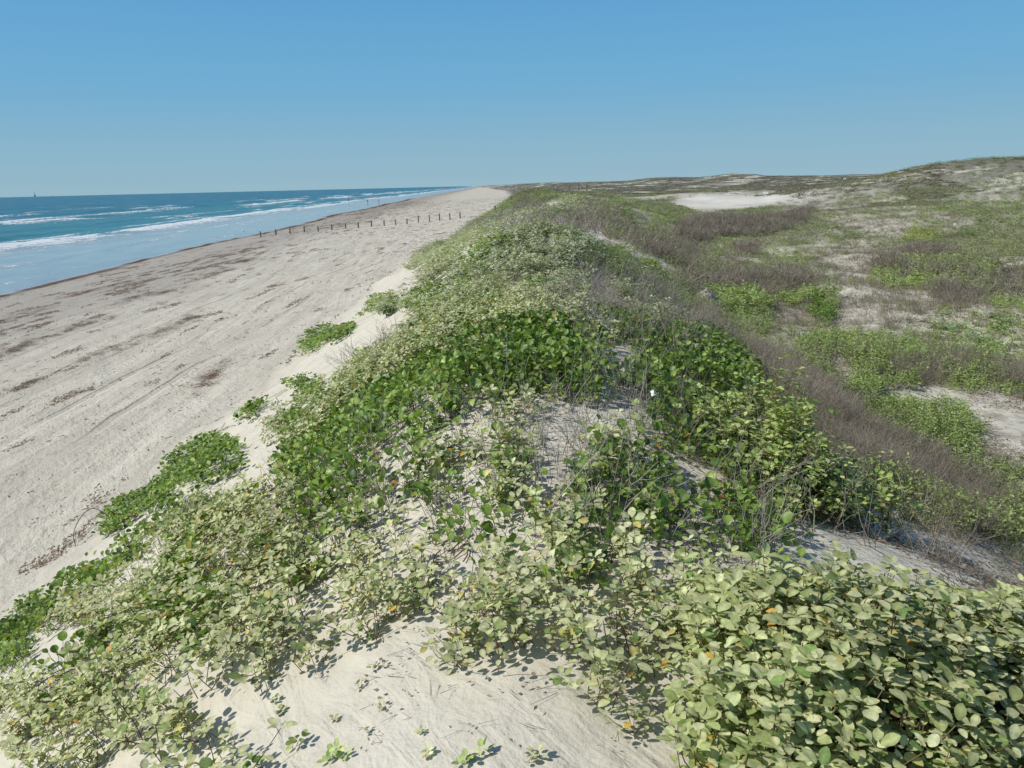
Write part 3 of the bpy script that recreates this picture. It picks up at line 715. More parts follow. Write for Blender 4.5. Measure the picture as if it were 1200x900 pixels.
cover('morning_glory_cover', 'glossy green round leaved creeper over the dune crest', 'ground cover', [
 ('glory', [(60,830),(170,660),(290,560),(400,430),(520,330),(600,300),(560,420),(420,520),(420,620),(330,720),(200,800)], dict(gap=.66, gs=.35, lift=.05)),
 ('glory', [(440,620),(500,540),(600,480),(700,500),(790,560),(800,640),(700,660),(560,640)], dict(gap=.66, gs=.22, dens=.8, lift=.03)),
 ('glory', [(405,640),(335,590),(330,545),(400,500),(470,450),(520,412),(600,388),(660,385),(740,425),(800,465),(850,488),(800,545),(760,525),(700,490),(640,470),(600,460),(560,482),(520,505),(505,560),(470,610),(430,640)], dict(gap=.20, gs=.35, lift=.09, dens=1.2)),
 ('glory', [(530,400),(620,385),(700,400),(735,465),(680,480),(635,478),(600,470),(560,492),(520,470)], dict(gap=.20, gs=.3, lift=.06)),
 ('glory', [(550,390),(610,378),(670,380),(715,415),(640,425),(560,425)], dict(gap=.08, lift=.07)),
 ('glory', [(480,395),(560,345),(640,335),(700,350),(640,385),(560,405),(500,420)], dict(gap=.42, gs=.4, lift=.06)),
 ('glory', [(760,395),(830,375),(870,410),(900,450),(930,500),(860,500),(800,470),(770,440)], dict(gap=.28, lift=.12)),
 ('glory', [(640,580),(760,560),(880,590),(945,630),(900,660),(820,690),(760,710),(700,695),(640,660)], dict(gap=.30, lift=.05, gs=.35)),
 ('glory', [(815,500),(850,520),(900,570),(970,610),(930,625),(870,600),(820,560)], dict(gap=.3, lift=.1)),
 ('glory', [(200,665),(300,590),(400,560),(430,640),(380,720),(260,760),(200,780)], dict(gap=.66, gs=.4, lift=.1)),
 ('glory', [(370,470),(430,420),(500,380),(560,360),(530,420),(440,480)], dict(gap=.55, gs=.5, lift=.05)),
 ('glory', [(420,400),(480,340),(560,290),(640,250),(680,262),(620,310),(540,350),(470,400)], dict(gap=.50, gs=.6, lift=.10)),
 ('glory', [(560,600),(640,520),(760,530),(800,570),(700,600),(620,640),(570,650)], dict(gap=.60, gs=.22, dens=.8, lift=.04)),
 ('glory', [(590,625),(520,615),(510,650),(560,685),(610,680)], dict(gap=.4, dens=.6, gs=.2)),
 ('glory', [(700,330),(790,370),(820,420),(760,420),(680,370)], dict(gap=.5, dens=.8)),
])
cover('silverleaf_cover', 'pale grey green felted leaves covering the dune side', 'ground cover', [
 ('croton', [(100,760),(190,640),(290,560),(400,430),(520,330),(600,300),(560,420),(420,520),(330,620),(220,700)], dict(gap=.66, gs=.3, lift=.03)),
 ('croton', [(400,660),(470,600),(560,500),(640,470),(800,560),(820,680),(700,700),(560,720),(430,740)], dict(gap=.66, gs=.22, dens=.7)),
 ('croton', [(40,985),(95,830),(200,745),(170,700),(200,655),(280,600),(345,600),(405,640),(430,690),(385,760),(330,830),(290,860),(270,985)], dict(gap=.40, gs=.28, lift=.08)),
 ('croton', [(20,880),(0,830),(50,815),(95,830),(90,860)], dict(gap=.35, gs=.2)),
 ('croton', [(290,600),(330,540),(370,490),(440,420),(500,380),(575,365),(530,420),(470,450),(400,505),(345,560),(330,600)], dict(gap=.30, gs=.45, lift=.05, dens=1.3)),
 ('croton', [(415,640),(470,640),(540,680),(600,690),(610,720),(560,760),(480,750),(425,700)], dict(gap=.52, gs=.22, dens=.8)),
 ('croton', [(500,760),(560,735),(640,700),(720,690),(805,680),(820,740),(775,800),(745,850),(700,870),(620,860),(560,820)], dict(gap=.30, gs=.25, lift=.07)),
 ('croton', [(560,420),(640,330),(780,340),(830,400),(760,420),(640,390)], dict(gap=.52, gs=.35, lift=.06)),
 ('croton', [(560,310),(600,288),(650,276),(700,296),(705,318),(640,335),(580,335)], dict(lift=.16, dens=1.3, edge=.08)),
 ('croton', [(430,385),(470,325),(540,280),(600,255),(640,248),(625,275),(560,300),(520,340),(460,385)], dict(gap=.24, lift=.12, dens=1.3)),
 ('croton', [(480,390),(540,345),(640,340),(690,360),(620,380),(540,400)], dict(gap=.4, lift=.06)),
 ('croton', [(620,262),(640,238),(690,228),(740,238),(720,256),(670,262)], dict(gap=.25, lift=.2, dens=1.2)),
 ('croton', [(560,500),(640,470),(760,520),(820,560),(700,590),(600,570)], dict(gap=.58, gs=.25, dens=.7)),
 ('silver', [(530,282),(590,245),(640,240),(640,256),(590,275)], dict(gap=.3, lift=.1)),
 ('croton', [(640,660),(760,650),(820,680),(760,720),(660,700)], dict(gap=.55, gs=.25, dens=.6)),
])
cover('dead_twigs', 'thin grey leafless twigs standing on the dune crest', 'dead twigs', [
 ('twigs', [(400,560),(480,480),(560,480),(600,600),(500,640),(420,640)], dict(dens=1.1, gap=.3, gs=.3)),
 ('twigs', [(560,480),(640,460),(760,500),(830,560),(800,620),(680,640),(580,600)], dict(dens=2.8, gap=.2, gs=.35)),
 ('twigs', [(680,440),(780,460),(850,540),(760,560),(690,500)], dict(dens=3.)),
 ('twigs', [(610,370),(650,310),(760,330),(850,400),(780,420),(680,400)], dict(dens=2.2, gap=.3, at_up=.1)),
 ('twigs', [(770,560),(860,560),(950,620),(960,670),(860,690),(780,640)], dict(dens=2.4, gap=.25)),
 ('twigs', [(330,620),(450,560),(480,620),(420,660)], dict(dens=.7, gap=.4)),
 ('twigs', [(520,640),(700,640),(760,700),(600,720)], dict(dens=1.3, gap=.3)),
 ('twigs', [(940,620),(1040,610),(1110,670),(1000,665)], dict(dens=1.6, gap=.3)),
 ('twigs', [(400,430),(560,330),(640,280),(700,290),(620,360),(480,430)], dict(dens=.9, gap=.4)),
 ('twigs', [(560,270),(640,240),(700,260),(620,285)], dict(dens=1.4, gap=.3)),
])
cover('near_litter', 'dead leaves and short broken stems lying on the dune sand', 'plant litter', [
 ('litter', [(0,840),(200,640),(400,480),(560,380),(800,440),(900,600),(820,700),(820,850),(600,905),(0,905)], dict(gap=.42, gs=.3, dens=.5, size=.55)),
 ('litter', [(520,480),(760,470),(900,560),(960,640),(800,700),(560,640)], dict(gap=.30, gs=.3, dens=.9, size=.6)),
])
BARE = outline([(787,235),(815,230),(850,228),(900,231),(925,234),(905,241),(860,248),(825,250)])
# mixed low growth of the valley, everywhere between the patches, sorted by what wins in the noise
def wide(sp, name, label, cat, dens, thr, seed, gs, r0_, r1_, lift=0., size=1., xlo=2.2):
    n = int(dens * 90000)
    th = R(-12) + (R(48) - R(-12)) * rng.random(n)
    v = math.log(r0_) + (math.log(r1_) - math.log(r0_)) * rng.random(n); r = np.exp(v); x = r * np.sin(th); y = r * np.cos(th)
    vx = np.interp(_vy(y), SV, KX[3]); ft = np.interp(_vy(y), SV, KX[0])
    k = (x > vx - .6) if xlo else (x > ft + 1)
    sc = gs * np.maximum(r / 12, 1) ** .75
    g = .5 + .9 * fbm(x / sc, y / (sc * 1.15), seed, 4)
    g -= 2. * inpoly(x, y, BARE) + .5 * np.exp(-((x - 6.2) / .9) ** 2 - ((y - 9.0) / 1.1) ** 2) 
    k &= g > thr
    k &= rng.random(n) < np.minimum(1, (r / 10) ** 2 * .9 + .12)
    P = np.stack([x, y], -1)[k]; r = r[k]
    u, m, pal = SPEC[sp]
    L = lift * rng.random(len(P)) * np.maximum(1, r / 20) ** .3 if lift else None
    o = scatter(name, u, P, m, pal, None, L, sizef(r) * size, None, None, .25)
    return tag(o, label, cat, kind='stuff')
wide('shrub', 'low_green_plants', 'thin low green plants on the valley sand', 'ground cover', .34, .55, 501, 1.6, 6, 150, .04, .8)
wide('dull', 'grey_green_plants', 'dull grey green plants on the valley sand', 'ground cover', .44, .535, 503, 1.2, 6, 170, .05, .8)
wide('brush', 'sparse_dry_brush', 'sparse brown dry stems among the valley plants', 'dry brush', .20, .55, 505, 1.6, 6, 150, 0, .45)
wide('grass', 'sparse_grass', 'sparse pale grass on the valley sand', 'grass', .14, .48, 507, 1.2, 5, 90, 0, .7)
wide('litter', 'plant_litter', 'dead leaves and broken stems lying on the valley sand', 'plant litter', .6, .34, 509, .8, 4, 60, 0, 1.)
wide('dull', 'ridge_scrub', 'grey green scrub along the far ridge', 'ground cover', .22, .46, 511, 1.9, 40, 150, .08, 1., xlo=0)
# far dunes
n = 40000
th = R(-3) + R(46) * rng.random(n); v = math.log(70) + (math.log(1100) - math.log(70)) * rng.random(n) ** 1.1; r = np.exp(v)
x = r * np.sin(th); y = r * np.cos(th); ft = np.interp(_vy(y), SV, KX[0])
g = .5 + .9 * fbm(x / (7 * (r / 100) ** .5), y / (12 * (r / 100) ** .5), 601, 5) - 2. * inpoly(x, y, BARE) + .30 * ss(112, 135, y)
g -= .21 * np.exp(-((x - 45) / 20) ** 2 - ((y - 76) / 15) ** 2) + .35 * np.exp(-((y - 245) / 22) ** 2 - ((x - 20) / 26) ** 2) + .3 * np.exp(-((y - 325) / 10) ** 2 - ((x - 80) / 22) ** 2)
k = (x > ft + 3) & (g > .44)
P = np.stack([x, y], -1)[k]; r = r[k]
brn = (.5 + .9 * fbm(P[:, 0] / 14, P[:, 1] / 18, 603, 3)) > .52
tint = np.where(brn[:, None], np.array([[1.12, .90, 1.02]]), np.array([[1., 1.02, .95]])) * (1 + .25 * np.clip((r[:, None] - 150) / 300, 0, 1) * np.array([[1.1, 1.4, 2.2]]))  # last factor paints aerial haze into the scrub colour, paler and bluer with distance
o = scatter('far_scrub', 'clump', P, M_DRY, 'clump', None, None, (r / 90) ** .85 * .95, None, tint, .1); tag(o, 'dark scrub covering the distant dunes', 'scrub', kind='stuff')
# ------------------------------------------------------------------ plants one can tell apart
M_VINE = plain('creeper_stem', (.16, .10, .06), .8)
def plant(name, label, cat, px, layers, group=None, up=0., vines=0):
    poly = outline(px, up); q = np.array(poly).mean(0); c = np.array([q[0], q[1], float(H(q[0], q[1]))])
    root = tag(empty(name, c), label, cat, group); n = 0
    for k, (child, sp, kw) in enumerate(layers):
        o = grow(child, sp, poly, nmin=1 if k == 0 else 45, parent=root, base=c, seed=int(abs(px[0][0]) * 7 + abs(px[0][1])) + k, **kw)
        n += o is not None
    for k in range(vines):
        a = np.array(poly[(k * 5 + 1) % len(poly)]); b_ = np.array(q) + (np.array(poly[(k * 3 + 2) % len(poly)]) - q) * .5; m = MB(); pts = []
        for t_ in np.linspace(0, 1.12, 12):
            p = b_ + (a - b_) * t_ + .05 * np.array([math.sin(6 * t_ + k), math.cos(5 * t_ + k)]); pts.append((p[0] - c[0], p[1] - c[1], float(H(p[0], p[1])) - c[2] + .008 + .012 * abs(math.sin(9 * t_))))
        m.tube(pts, .0035, 5).build('runner', M_VINE, root, smooth=True)
    if n == 0: bpy.data.objects.remove(root); print('EMPTY PLANT', label)
    return root
GREEN = lambda **k: [('foliage', 'shrub', dict(dict(dict(dens=1.5, lift=.22, edge=.17), **k), lift=k.get('lift', .2) * .62)), ('stems', 'brush', dict(dens=.35, edge=.08))]
BRUSH = lambda **k: [('stems', 'brush', dict(dict(dens=2.2, gap=.25, gs=.35, lift=.06, size=.75, edge=.3), **k))]
CRO = lambda **k: [('foliage', 'croton', dict(dict(dens=1.2, lift=.1, edge=.06), **k)), ('stems', 'twigs', dict(dens=.4, edge=.02))]
GLO = lambda **k: [('foliage', 'glory', dict(dict(dens=1.0, lift=.06, edge=.05), **k))]

plant('silverleaf_bush', 'large dense pale green bush with oval leaves filling the near right corner', 'bush',
      [(830,1010),(838,905),(838,850),(815,795),(795,745),(805,700,.15),(850,652,.3),(940,642,.35),(1010,652,.35),(1080,680,.35),(1200,674,.35),(1330,680,.4),(1400,1010)],
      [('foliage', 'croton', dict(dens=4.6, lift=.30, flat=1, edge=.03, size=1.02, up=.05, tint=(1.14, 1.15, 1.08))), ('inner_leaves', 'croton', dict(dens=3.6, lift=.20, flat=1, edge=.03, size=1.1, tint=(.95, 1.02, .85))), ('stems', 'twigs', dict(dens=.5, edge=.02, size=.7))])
plant('silverleaf_bush', 'bright green rounded bush at the dune foot beside the long band of dry brush', 'bush',
      [(805,505),(815,480,.15),(865,462,.4),(930,470,.5),(990,505,.5),(1035,555,.45),(1035,600,.1),(985,622),(925,610),(880,570),(840,540)],
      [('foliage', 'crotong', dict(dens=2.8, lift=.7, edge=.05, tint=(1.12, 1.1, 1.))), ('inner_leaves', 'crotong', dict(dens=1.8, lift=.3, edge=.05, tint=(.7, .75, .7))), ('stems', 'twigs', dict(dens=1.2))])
plant('silverleaf_bush', 'pale rounded bush crowning the middle hump of the ridge', 'bush',
      [(565,318),(600,298,.2),(650,284,.25),(700,300,.25),(708,318),(640,338),(590,335)], CRO(dens=1.3, lift=.25, edge=.05))
for lab, px, L in (
 ('green creeper mat on the beach foot, highest patch beside the bare dune slope', [(338,418),(350,398),(385,383),(412,385),(405,402),(370,415)], GLO(dens=1.1, gap=.3, gs=.25)),
 ('green creeper mat trailing along the sand below a bare pale gap', [(280,494),(300,475),(340,452),(372,453),(370,470),(320,480)], GLO(dens=1.2, gap=.25, gs=.25)),
 ('largest deep green creeper clump spilling onto the beach, alone on bare sand', [(178,572),(205,540),(245,515),(270,518),(282,530),(280,560),(240,570),(200,574)], GLO(dens=1.3, lift=.12)),
 ('small creeper tail reaching up the sand from the largest deep green clump', [(243,515),(262,500),(270,503),(262,518)], GLO(dens=1.2)),
 ('green creeper clump with its longest shoot pointing at the beach', [(124,612),(135,598),(160,582),(195,585),(197,605),(165,613)], GLO(dens=1.3, lift=.1)),
 ('small green creeper tuft just right of the clump whose shoot points at the beach', [(190,612),(195,598),(225,592),(228,606),(205,615)], GLO(dens=1.1)),
 ('tiny flat creeper sprig alone on the sand below the shoot', [(145,635),(160,626),(175,628),(165,637)], GLO(dens=1.2, lift=0)),
 ('narrow creeper strip lying across the sand above the silver leaves', [(130,660),(150,648),(176,640),(178,652),(150,662)], GLO(dens=1.2)),
 ('creeper clump of medium green with grey leaves mixed in, above the dark left clump', [(75,690),(85,672),(125,662),(138,675),(120,695),(90,698)], GLO(dens=1.2)),
 ('dense dark green creeper clump near the left edge of the dune foot', [(12,730),(20,712),(50,700),(85,702),(90,722),(60,742),(20,748)], GLO(dens=1.5, lift=.12)),
 ('green creeper clump cut by the left edge of the picture', [(-30,790),(-20,760),(10,748),(36,765),(30,785),(5,790)], GLO(dens=1.5, lift=.1)),
 ('short row of round creeper leaves shading smooth sand at the left', [(38,808),(45,795),(85,778),(110,782),(105,795),(70,802)], GLO(dens=.9)),
 ('lone creeper shoot of upright round leaves on the open sand before the crest', [(512,655),(515,632),(540,618),(562,625),(560,650),(535,662)], GLO(dens=1.2, lift=.1)),
 ('small green creeper at the upper end of the dune foot', [(415,378),(425,362),(450,356),(465,365),(450,376)], GLO(dens=1.1, gap=.2, gs=.2)),
 ('dark green creeper knot near the left hem of the silver leaves', [(285,665),(300,640),(335,630),(352,645),(340,668),(310,678)], GLO(dens=1.2, lift=.12)),
 ('small creeper sprig on the sand between two larger green clumps', [(282,592),(292,582),(312,582),(310,592)], GLO(dens=1.1)),
):
    plant('morning_glory', lab, 'creeper', px, L, 'round leaved creepers on the dune foot', vines=3)
for lab, px, L in (
 ('grey leaved plant at the left edge below the row of round leaves', [(-20,850),(0,822),(30,818),(62,828),(55,850),(20,862)], CRO(dens=.9)),
 ('small silvery plant beside the dark creeper clump near the left edge', [(78,735),(85,720),(108,715),(108,738),(90,748)], CRO(dens=1.)),
 ('low spread of silvery plants with long leaf shadows on bare sand, above the smooth slope', [(425,700),(440,682),(475,668),(520,672),(530,690),(500,715),(450,715)], CRO(dens=.6, lift=.03)),
 ('silvery clump just under the low spread, beside smooth sand', [(425,755),(432,730),(470,725),(480,745),(455,765)], CRO(dens=.8)),
):
    plant('silverleaf_plant', lab, 'small plant', px, L, 'silver leaved plants on the near sand')
SEED = [(423, 799, .8, 'grey green seedling on smooth sand, nearest the silvery clump'), (400, 842, .6, 'tiny two leaved seedling left of the dry sprig on smooth sand'),
        (441, 838, .7, 'half dry seedling with curled leaves on smooth sand'), (445, 858, .55, 'smallest seedling on the smooth sand'), (406, 889, .9, 'leafy seedling at the bottom edge with a long shadow'),
        (504, 893, .6, 'seedling with a bent stem at the bottom edge of the sand'), (550, 890, .9, 'seedling with one orange leaf at the bottom edge'),
        (335, 832, .9, 'seedling right of the thick silver leaves, well above the bottom edge'), (328, 888, 1.25, 'bushy seedling at the bottom edge beside the thick silver leaves'),
        (496, 860, .6, 'seedling lying flat on sand below the bottom silver patch'), (806, 888, 1., 'seedling at the bottom edge between two big silver bushes'),
        (841, 889, .9, 'dark leaved seedling touching the corner bush'), (300, 775, .6, 'seedling in the gap among the left silver leaves'), (640, 885, .8, 'seedling below the middle of the bottom silver patch')]
for px, py, s_, lab in SEED:
    c = at(px, py); root = tag(empty('seedling', c), lab, 'seedling', 'seedlings on the near sand')
    n = 2 if s_ > .75 else 1
    P = np.array([[c[0] + U(-.03, .03) * n, c[1] + U(-.03, .03) * n] for _ in range(n)])
    scatter('foliage', 'seedling', P, M_FELT, 'croton_green' if s_ > .85 else 'croton', root, None, np.full(n, s_ * .95), c, None, .2)

for lab, px, L in (
 ('bright green cushion shrub beside the pale sand lump', [(833,368),(836,348,.1),(862,336,.2),(895,342,.2),(912,358,.1),(908,372),(870,374)], GREEN(dens=2.6, lift=.55, edge=.06)),
 ('yellow green ball shaped shrub with darker leaves below it', [(925,362),(928,345,.1),(945,336,.2),(968,340,.2),(976,356),(955,366)], GREEN(dens=2.6, lift=.6, edge=.06)),
 ('dark glossy shrub under the yellow green ball shaped shrub', [(942,378),(945,362),(965,358),(988,368),(982,380),(960,384)], GREEN(dens=2.2, lift=.35, edge=.06, tint=(.7, .85, .6))),
 ('small bright green tuft on grey litter above the near brush', [(884,388),(890,380),(910,378),(922,388),(905,394)], GREEN(dens=1.8, lift=.1)),
 ('wide bright green mat behind the long band of dry brush', [(905,425),(935,402),(985,392),(1040,402),(1062,425),(1050,450),(990,455),(930,450)], GREEN(gap=.08, lift=.2, dens=2.2)),
 ('green mat with brown gaps to the right of the wide bright mat', [(1062,428),(1100,418),(1150,422),(1210,425),(1210,460),(1140,466),(1080,448)], GREEN(gap=.2, lift=.16, dens=1.9)),
 ('green slope plants between the dry brush and the bare sand patch', [(1040,478),(1090,466),(1140,480),(1168,510),(1165,545),(1120,550),(1060,530)], GREEN(gap=.1, lift=.2, dens=2.)),
 ('dull green growth at the right edge under the bare sand patch', [(1130,550),(1170,540),(1230,550),(1230,600),(1160,590)], GREEN(gap=.3, lift=.14, dens=1.4, tint=(.85, .88, .9))),
 ('low green plants above the corner bush at the right edge', [(1060,612),(1080,592),(1150,600),(1230,610),(1230,650),(1150,645),(1090,630)], GREEN(gap=.15, lift=.18, dens=1.9)),
 ('green mat left of the cushion shrub, up the valley', [(775,335),(800,305),(850,308),(872,325),(850,342),(810,345)], GREEN(gap=.15, lift=.12, dens=1.8)),
 ('long green hummock with a dark shadow line below it, far across the valley', [(1052,330),(1080,310),(1140,303),(1190,322),(1190,342),(1120,346)], GREEN(gap=.2, lift=.2, dens=1.5)),
 ('pale yellow green strip in front of the distant bare sand', [(722,288),(745,272),(800,270),(830,284),(800,297),(760,298)], GREEN(gap=.35, lift=.06, dens=1.3, tint=(1.15, 1.05, .9))),
 ('blue green mat on the sandy slope at the right', [(1092,402),(1105,388),(1150,388),(1180,402),(1150,414),(1110,412)], GREEN(gap=.2, lift=.1, tint=(.75, .9, 1.1))),
 ('small dull green bush on the far right sand', [(1165,385),(1170,370),(1190,368),(1200,380),(1185,390)], GREEN(gap=.1, lift=.12, tint=(.8, .9, .9))),
 ('green growth on the lee side of the ridge behind the pale rounded bush', [(700,330),(690,305),(720,288),(745,300),(770,325),(750,345)], GREEN(gap=.25, lift=.14, tint=(.8, .85, .85))),
 ('grey green growth in the notch between the two far humps of the ridge', [(668,262),(680,240),(705,236),(722,262),(700,275)], GREEN(lift=.1, dens=1.8, tint=(.85, .86, .95))),
 ('grey green dome at the far left end of the ridge', [(602,246),(608,228,.3),(640,222,.5),(690,222,.5),(715,228,.2),(690,238),(640,244)], GREEN(gap=.1, lift=.3, dens=1.7, tint=(.95, .95, 1.))),
 ('small yellow green plants at the foot of the far hill', [(1120,285),(1130,272),(1170,268),(1190,280),(1160,290)], GREEN(gap=.3, lift=.1, tint=(1.15, 1.05, .9))),
):
    plant('dune_shrub', lab, 'shrub', px, L, 'green shrubs and mats in the valley')
for lab, px, L in (
 ('long band of leafless grey brown brush from the dune foot to the right edge', [(868,428),(880,415,.1),(912,412,.2),(965,435,.2),(1040,470,.2),(1075,515,.2),(1120,545,.2),(1230,565,.2),(1230,622),(1120,622),(1045,605),(1000,550),(940,485),(890,450)], BRUSH(dens=2.6, gap=.54, gs=.5)),
 ('brown brush clump directly above the corner bush', [(1075,665),(1085,630),(1130,618),(1230,640),(1230,672),(1150,680)], BRUSH(dens=2.)),
 ('grey brown brush between two green mats at the right edge', [(1100,462),(1130,448),(1230,450),(1230,480),(1150,474)], BRUSH(dens=1.8, gap=.25)),
 ('round dark brush clump beside the ridge, in front of the pale sandy track', [(695,318),(705,292,.15),(745,284,.2),(785,300,.1),(775,318),(730,326)], BRUSH(dens=2., lift=.2)),
 ('long dark brush band below the distant bare sand', [(742,266),(752,245,.2),(800,247,.3),(850,254,.3),(900,252,.3),(960,250,.2),(1012,240,.2),(990,262),(900,276),(800,272)], BRUSH(dens=2., lift=.25)),
 ('dark brush hollow across the valley under the far hill', [(978,312),(1000,292,.2),(1050,284,.3),(1100,290,.2),(1115,300),(1080,314),(1020,320)], BRUSH(dens=2., lift=.2)),
 ('dark brush at the right edge level with the far hollow', [(1125,305),(1150,285,.2),(1230,280,.2),(1230,306),(1170,312)], BRUSH(dens=1.9, lift=.2)),
 ('thin brush clump above the cushion shrub', [(858,332),(870,316,.1),(905,316,.1),(925,330),(890,338)], BRUSH(dens=1.8, gap=.2)),
 ('flat brush strip above the ball shaped shrub', [(880,300),(890,290),(930,292),(935,303),(900,306)], BRUSH(dens=1.8, gap=.2)),
 ('dark brush strip under the long green hummock', [(1030,352),(1045,338),(1100,345),(1130,352),(1080,360)], BRUSH(dens=1.8, gap=.2)),
 ('brown brush tangle at the foot of the lee slope left of the litter', [(818,410),(828,388),(850,378),(872,395),(880,420),(850,428)], BRUSH(dens=1.7, gap=.2)),
 ('brush clump just left of the cushion shrub', [(800,330),(806,316),(822,316),(832,328),(818,336)], BRUSH(dens=1.6, gap=.1)),
):
    plant('dry_brush', lab, 'dry brush', px, L, 'leafless brush clumps in the valley')
# ------------------------------------------------------------------ wooden posts across the beach
M_WOOD = plain('weathered_wood', (.20, .17, .14), .9, .15, .4, 6., .02)
M_WTOP = plain('post_top_wood', (.32, .27, .21), .9, .15, .3, 9., .01)
M_WHITE = plain('white_paint', (.78, .78, .75), .6, .3, .06, 5.)
M_DARK = plain('dark_steel', (.05, .06, .07), .6, .4, .2, .5)
M_WRACK = foliage_mat('dried_seaweed', .8, .2, .05)
POSTX = [(197,232),(250,226),(300,220),(350,215),(399,213),(447,208),(495,203),(540,201),(586,197),(631,193),(671,191),(711,187),(751,182),(790,178),(826,175),(862,172),(898,167),(1020,150)]
ORD = ['first', 'second', 'third', 'fourth', 'fifth', 'sixth', 'seventh', 'eighth', 'ninth', 'tenth', 'eleventh', 'twelfth', 'thirteenth', 'fourteenth', 'fifteenth', 'sixteenth', 'seventeenth']
def post(name, loc, h, r_, lean, label, cat, group):
    root = tag(empty(name, loc, U(0, 3)), label, cat, group)
    m = MB(); n = 9; zz = [-.35, 0, h * .5, h - .05, h - .015]
    m.tube([(lean[0] * z, lean[1] * z, z) for z in zz], [r_ * 1.02, r_ * 1.05, r_, r_ * .97, r_ * .93], 10); m.build('shaft', M_WOOD, root)
    m = MB(); m.tube([(lean[0] * z, lean[1] * z, z) for z in (h - .014, h, h + .006)], [r_ * .93, r_ * .86, r_ * .55], 10); m.build('sawn_top', M_WTOP, root)
    return root
for k, (zx, zy) in enumerate(POSTX):
    c = at(240 + zx / 3, 200 + (zy + 1) / 3)
    lab = 'short weathered wooden post nearest the water, first of the row across the beach' if k == 0 else (
        'weathered wooden post standing apart among plants at the dune end of the row' if k == 17 else f'short weathered wooden post, {ORD[k]} counting from the water along the row')
    post('wooden_post', c, U(.62, .76) * (1.35 if k in (12, 13, 14, 15, 16) else 1) , .075 + U(0, .025), (U(-.06, .06), U(-.04, .04)), lab, 'post', 'wooden posts in a row across the beach')
for k, (px, py, w) in enumerate(((678, 233, 'left one of the pair of tall dark posts on the far pale sand'), (687.5, 231, 'right one of the pair of tall dark posts on the far pale sand'),
                                 (667, 231, 'thin post on the far pale sand, just left of the tall pair'), (653, 231, 'leftmost thin post on the far pale sand'), (699, 230, 'rightmost thin post on the far pale sand'))):
    d = pix_ray(px, 232); yy = 205. + 6 * k; c = np.array([d[0] / d[1] * yy, yy, 0]); c[2] = H(c[0], c[1])
    post('wooden_post', c, 2.1 if k < 2 else 1.6, .16 if k < 2 else .1, (0, 0), w, 'post', 'posts on the far sand')

# ------------------------------------------------------------------ white sign boards
def board(px, Y, w, h, leg, label):
    d = pix_ray(px, 229); c = np.array([d[0] / d[1] * Y, Y, 0]); c[2] = H(c[0], c[1])
    root = tag(empty('sign_board', c, R(-8)), label, 'sign')
    MB().box((0, 0, leg + h / 2), (w / 2, .02, h / 2)).build('panel', M_WHITE, root, .006)
    mr_ = plain('grey_rim', (.4, .4, .38), .7)
    for zz in (leg + h - .03, leg + .03): MB().box((0, -.026, zz), (w / 2, .006, .03)).build('rim', mr_, root)
    for s_ in (-1, 1): MB().box((s_ * w * .38, .05, (leg + h) / 2 - .15), (.035, .03, (leg + h) / 2 + .15)).build('leg', M_WOOD, root)
    return root
board(897, 101, .62, .42, .18, 'small white board standing at the right end of the distant bare sand')
board(988.5, 118, .34, .3, .75, 'tiny white board on a post below the far hill')

# ------------------------------------------------------------------ oil platform on the horizon
d = pix_ray(41, 229.5); D = 9000; c = (d[0] / d[1] * D, D, 0)
root = tag(empty('oil_platform', c, .4), 'tiny dark oil platform on the sea horizon at the left', 'oil platform')
m = MB()
for x in (-6, 6):
    for y in (-6, 6): m.tube([(x * 1.3, y * 1.3, -8), (x, y, 16)], 1.1, 6)
for z in (3, 11):
    for a, b in (((-6.8, -6.8), (6.8, -6.8)), ((6.8, -6.8), (6.8, 6.8)), ((6.8, 6.8), (-6.8, 6.8)), ((-6.8, 6.8), (-6.8, -6.8))): m.tube([(*a, z), (*b, z + 4)], .5, 5)
m.build('legs', M_DARK, root)
MB().box((0, 0, 17.5), (9, 9, 1.5)).box((3.5, 1, 21.5), (4, 5, 2.4)).build('deck', M_DARK, root)
m = MB()
for x in (-1, 1):
    for y in (-1, 1): m.tube([(-3 + x * 2.6, y * 2.6, 19), (-3 + x * .7, y * .7, 58)], .6, 5)
for z in (24, 32, 40, 48):
    w = 2.6 - 1.9 * (z - 19) / 39; m.box((-3, 0, z), (w + .5, w + .5, .4))
m.build('derrick', M_DARK, root)
root2 = tag(empty('marker_buoy', (c[0] + 190, D, 0)), 'faint dark speck just right of the oil platform on the horizon', 'buoy')
MB().tube([(0, 0, -2), (0, 0, 4), (0, 0, 5)], [5, 4.4, 1.5], 10).build('float', M_DARK, root2); MB().tube([(0, 0, 5), (0, 0, 15)], [1.4, 1.1], 6).build('mast', M_DARK, root2)

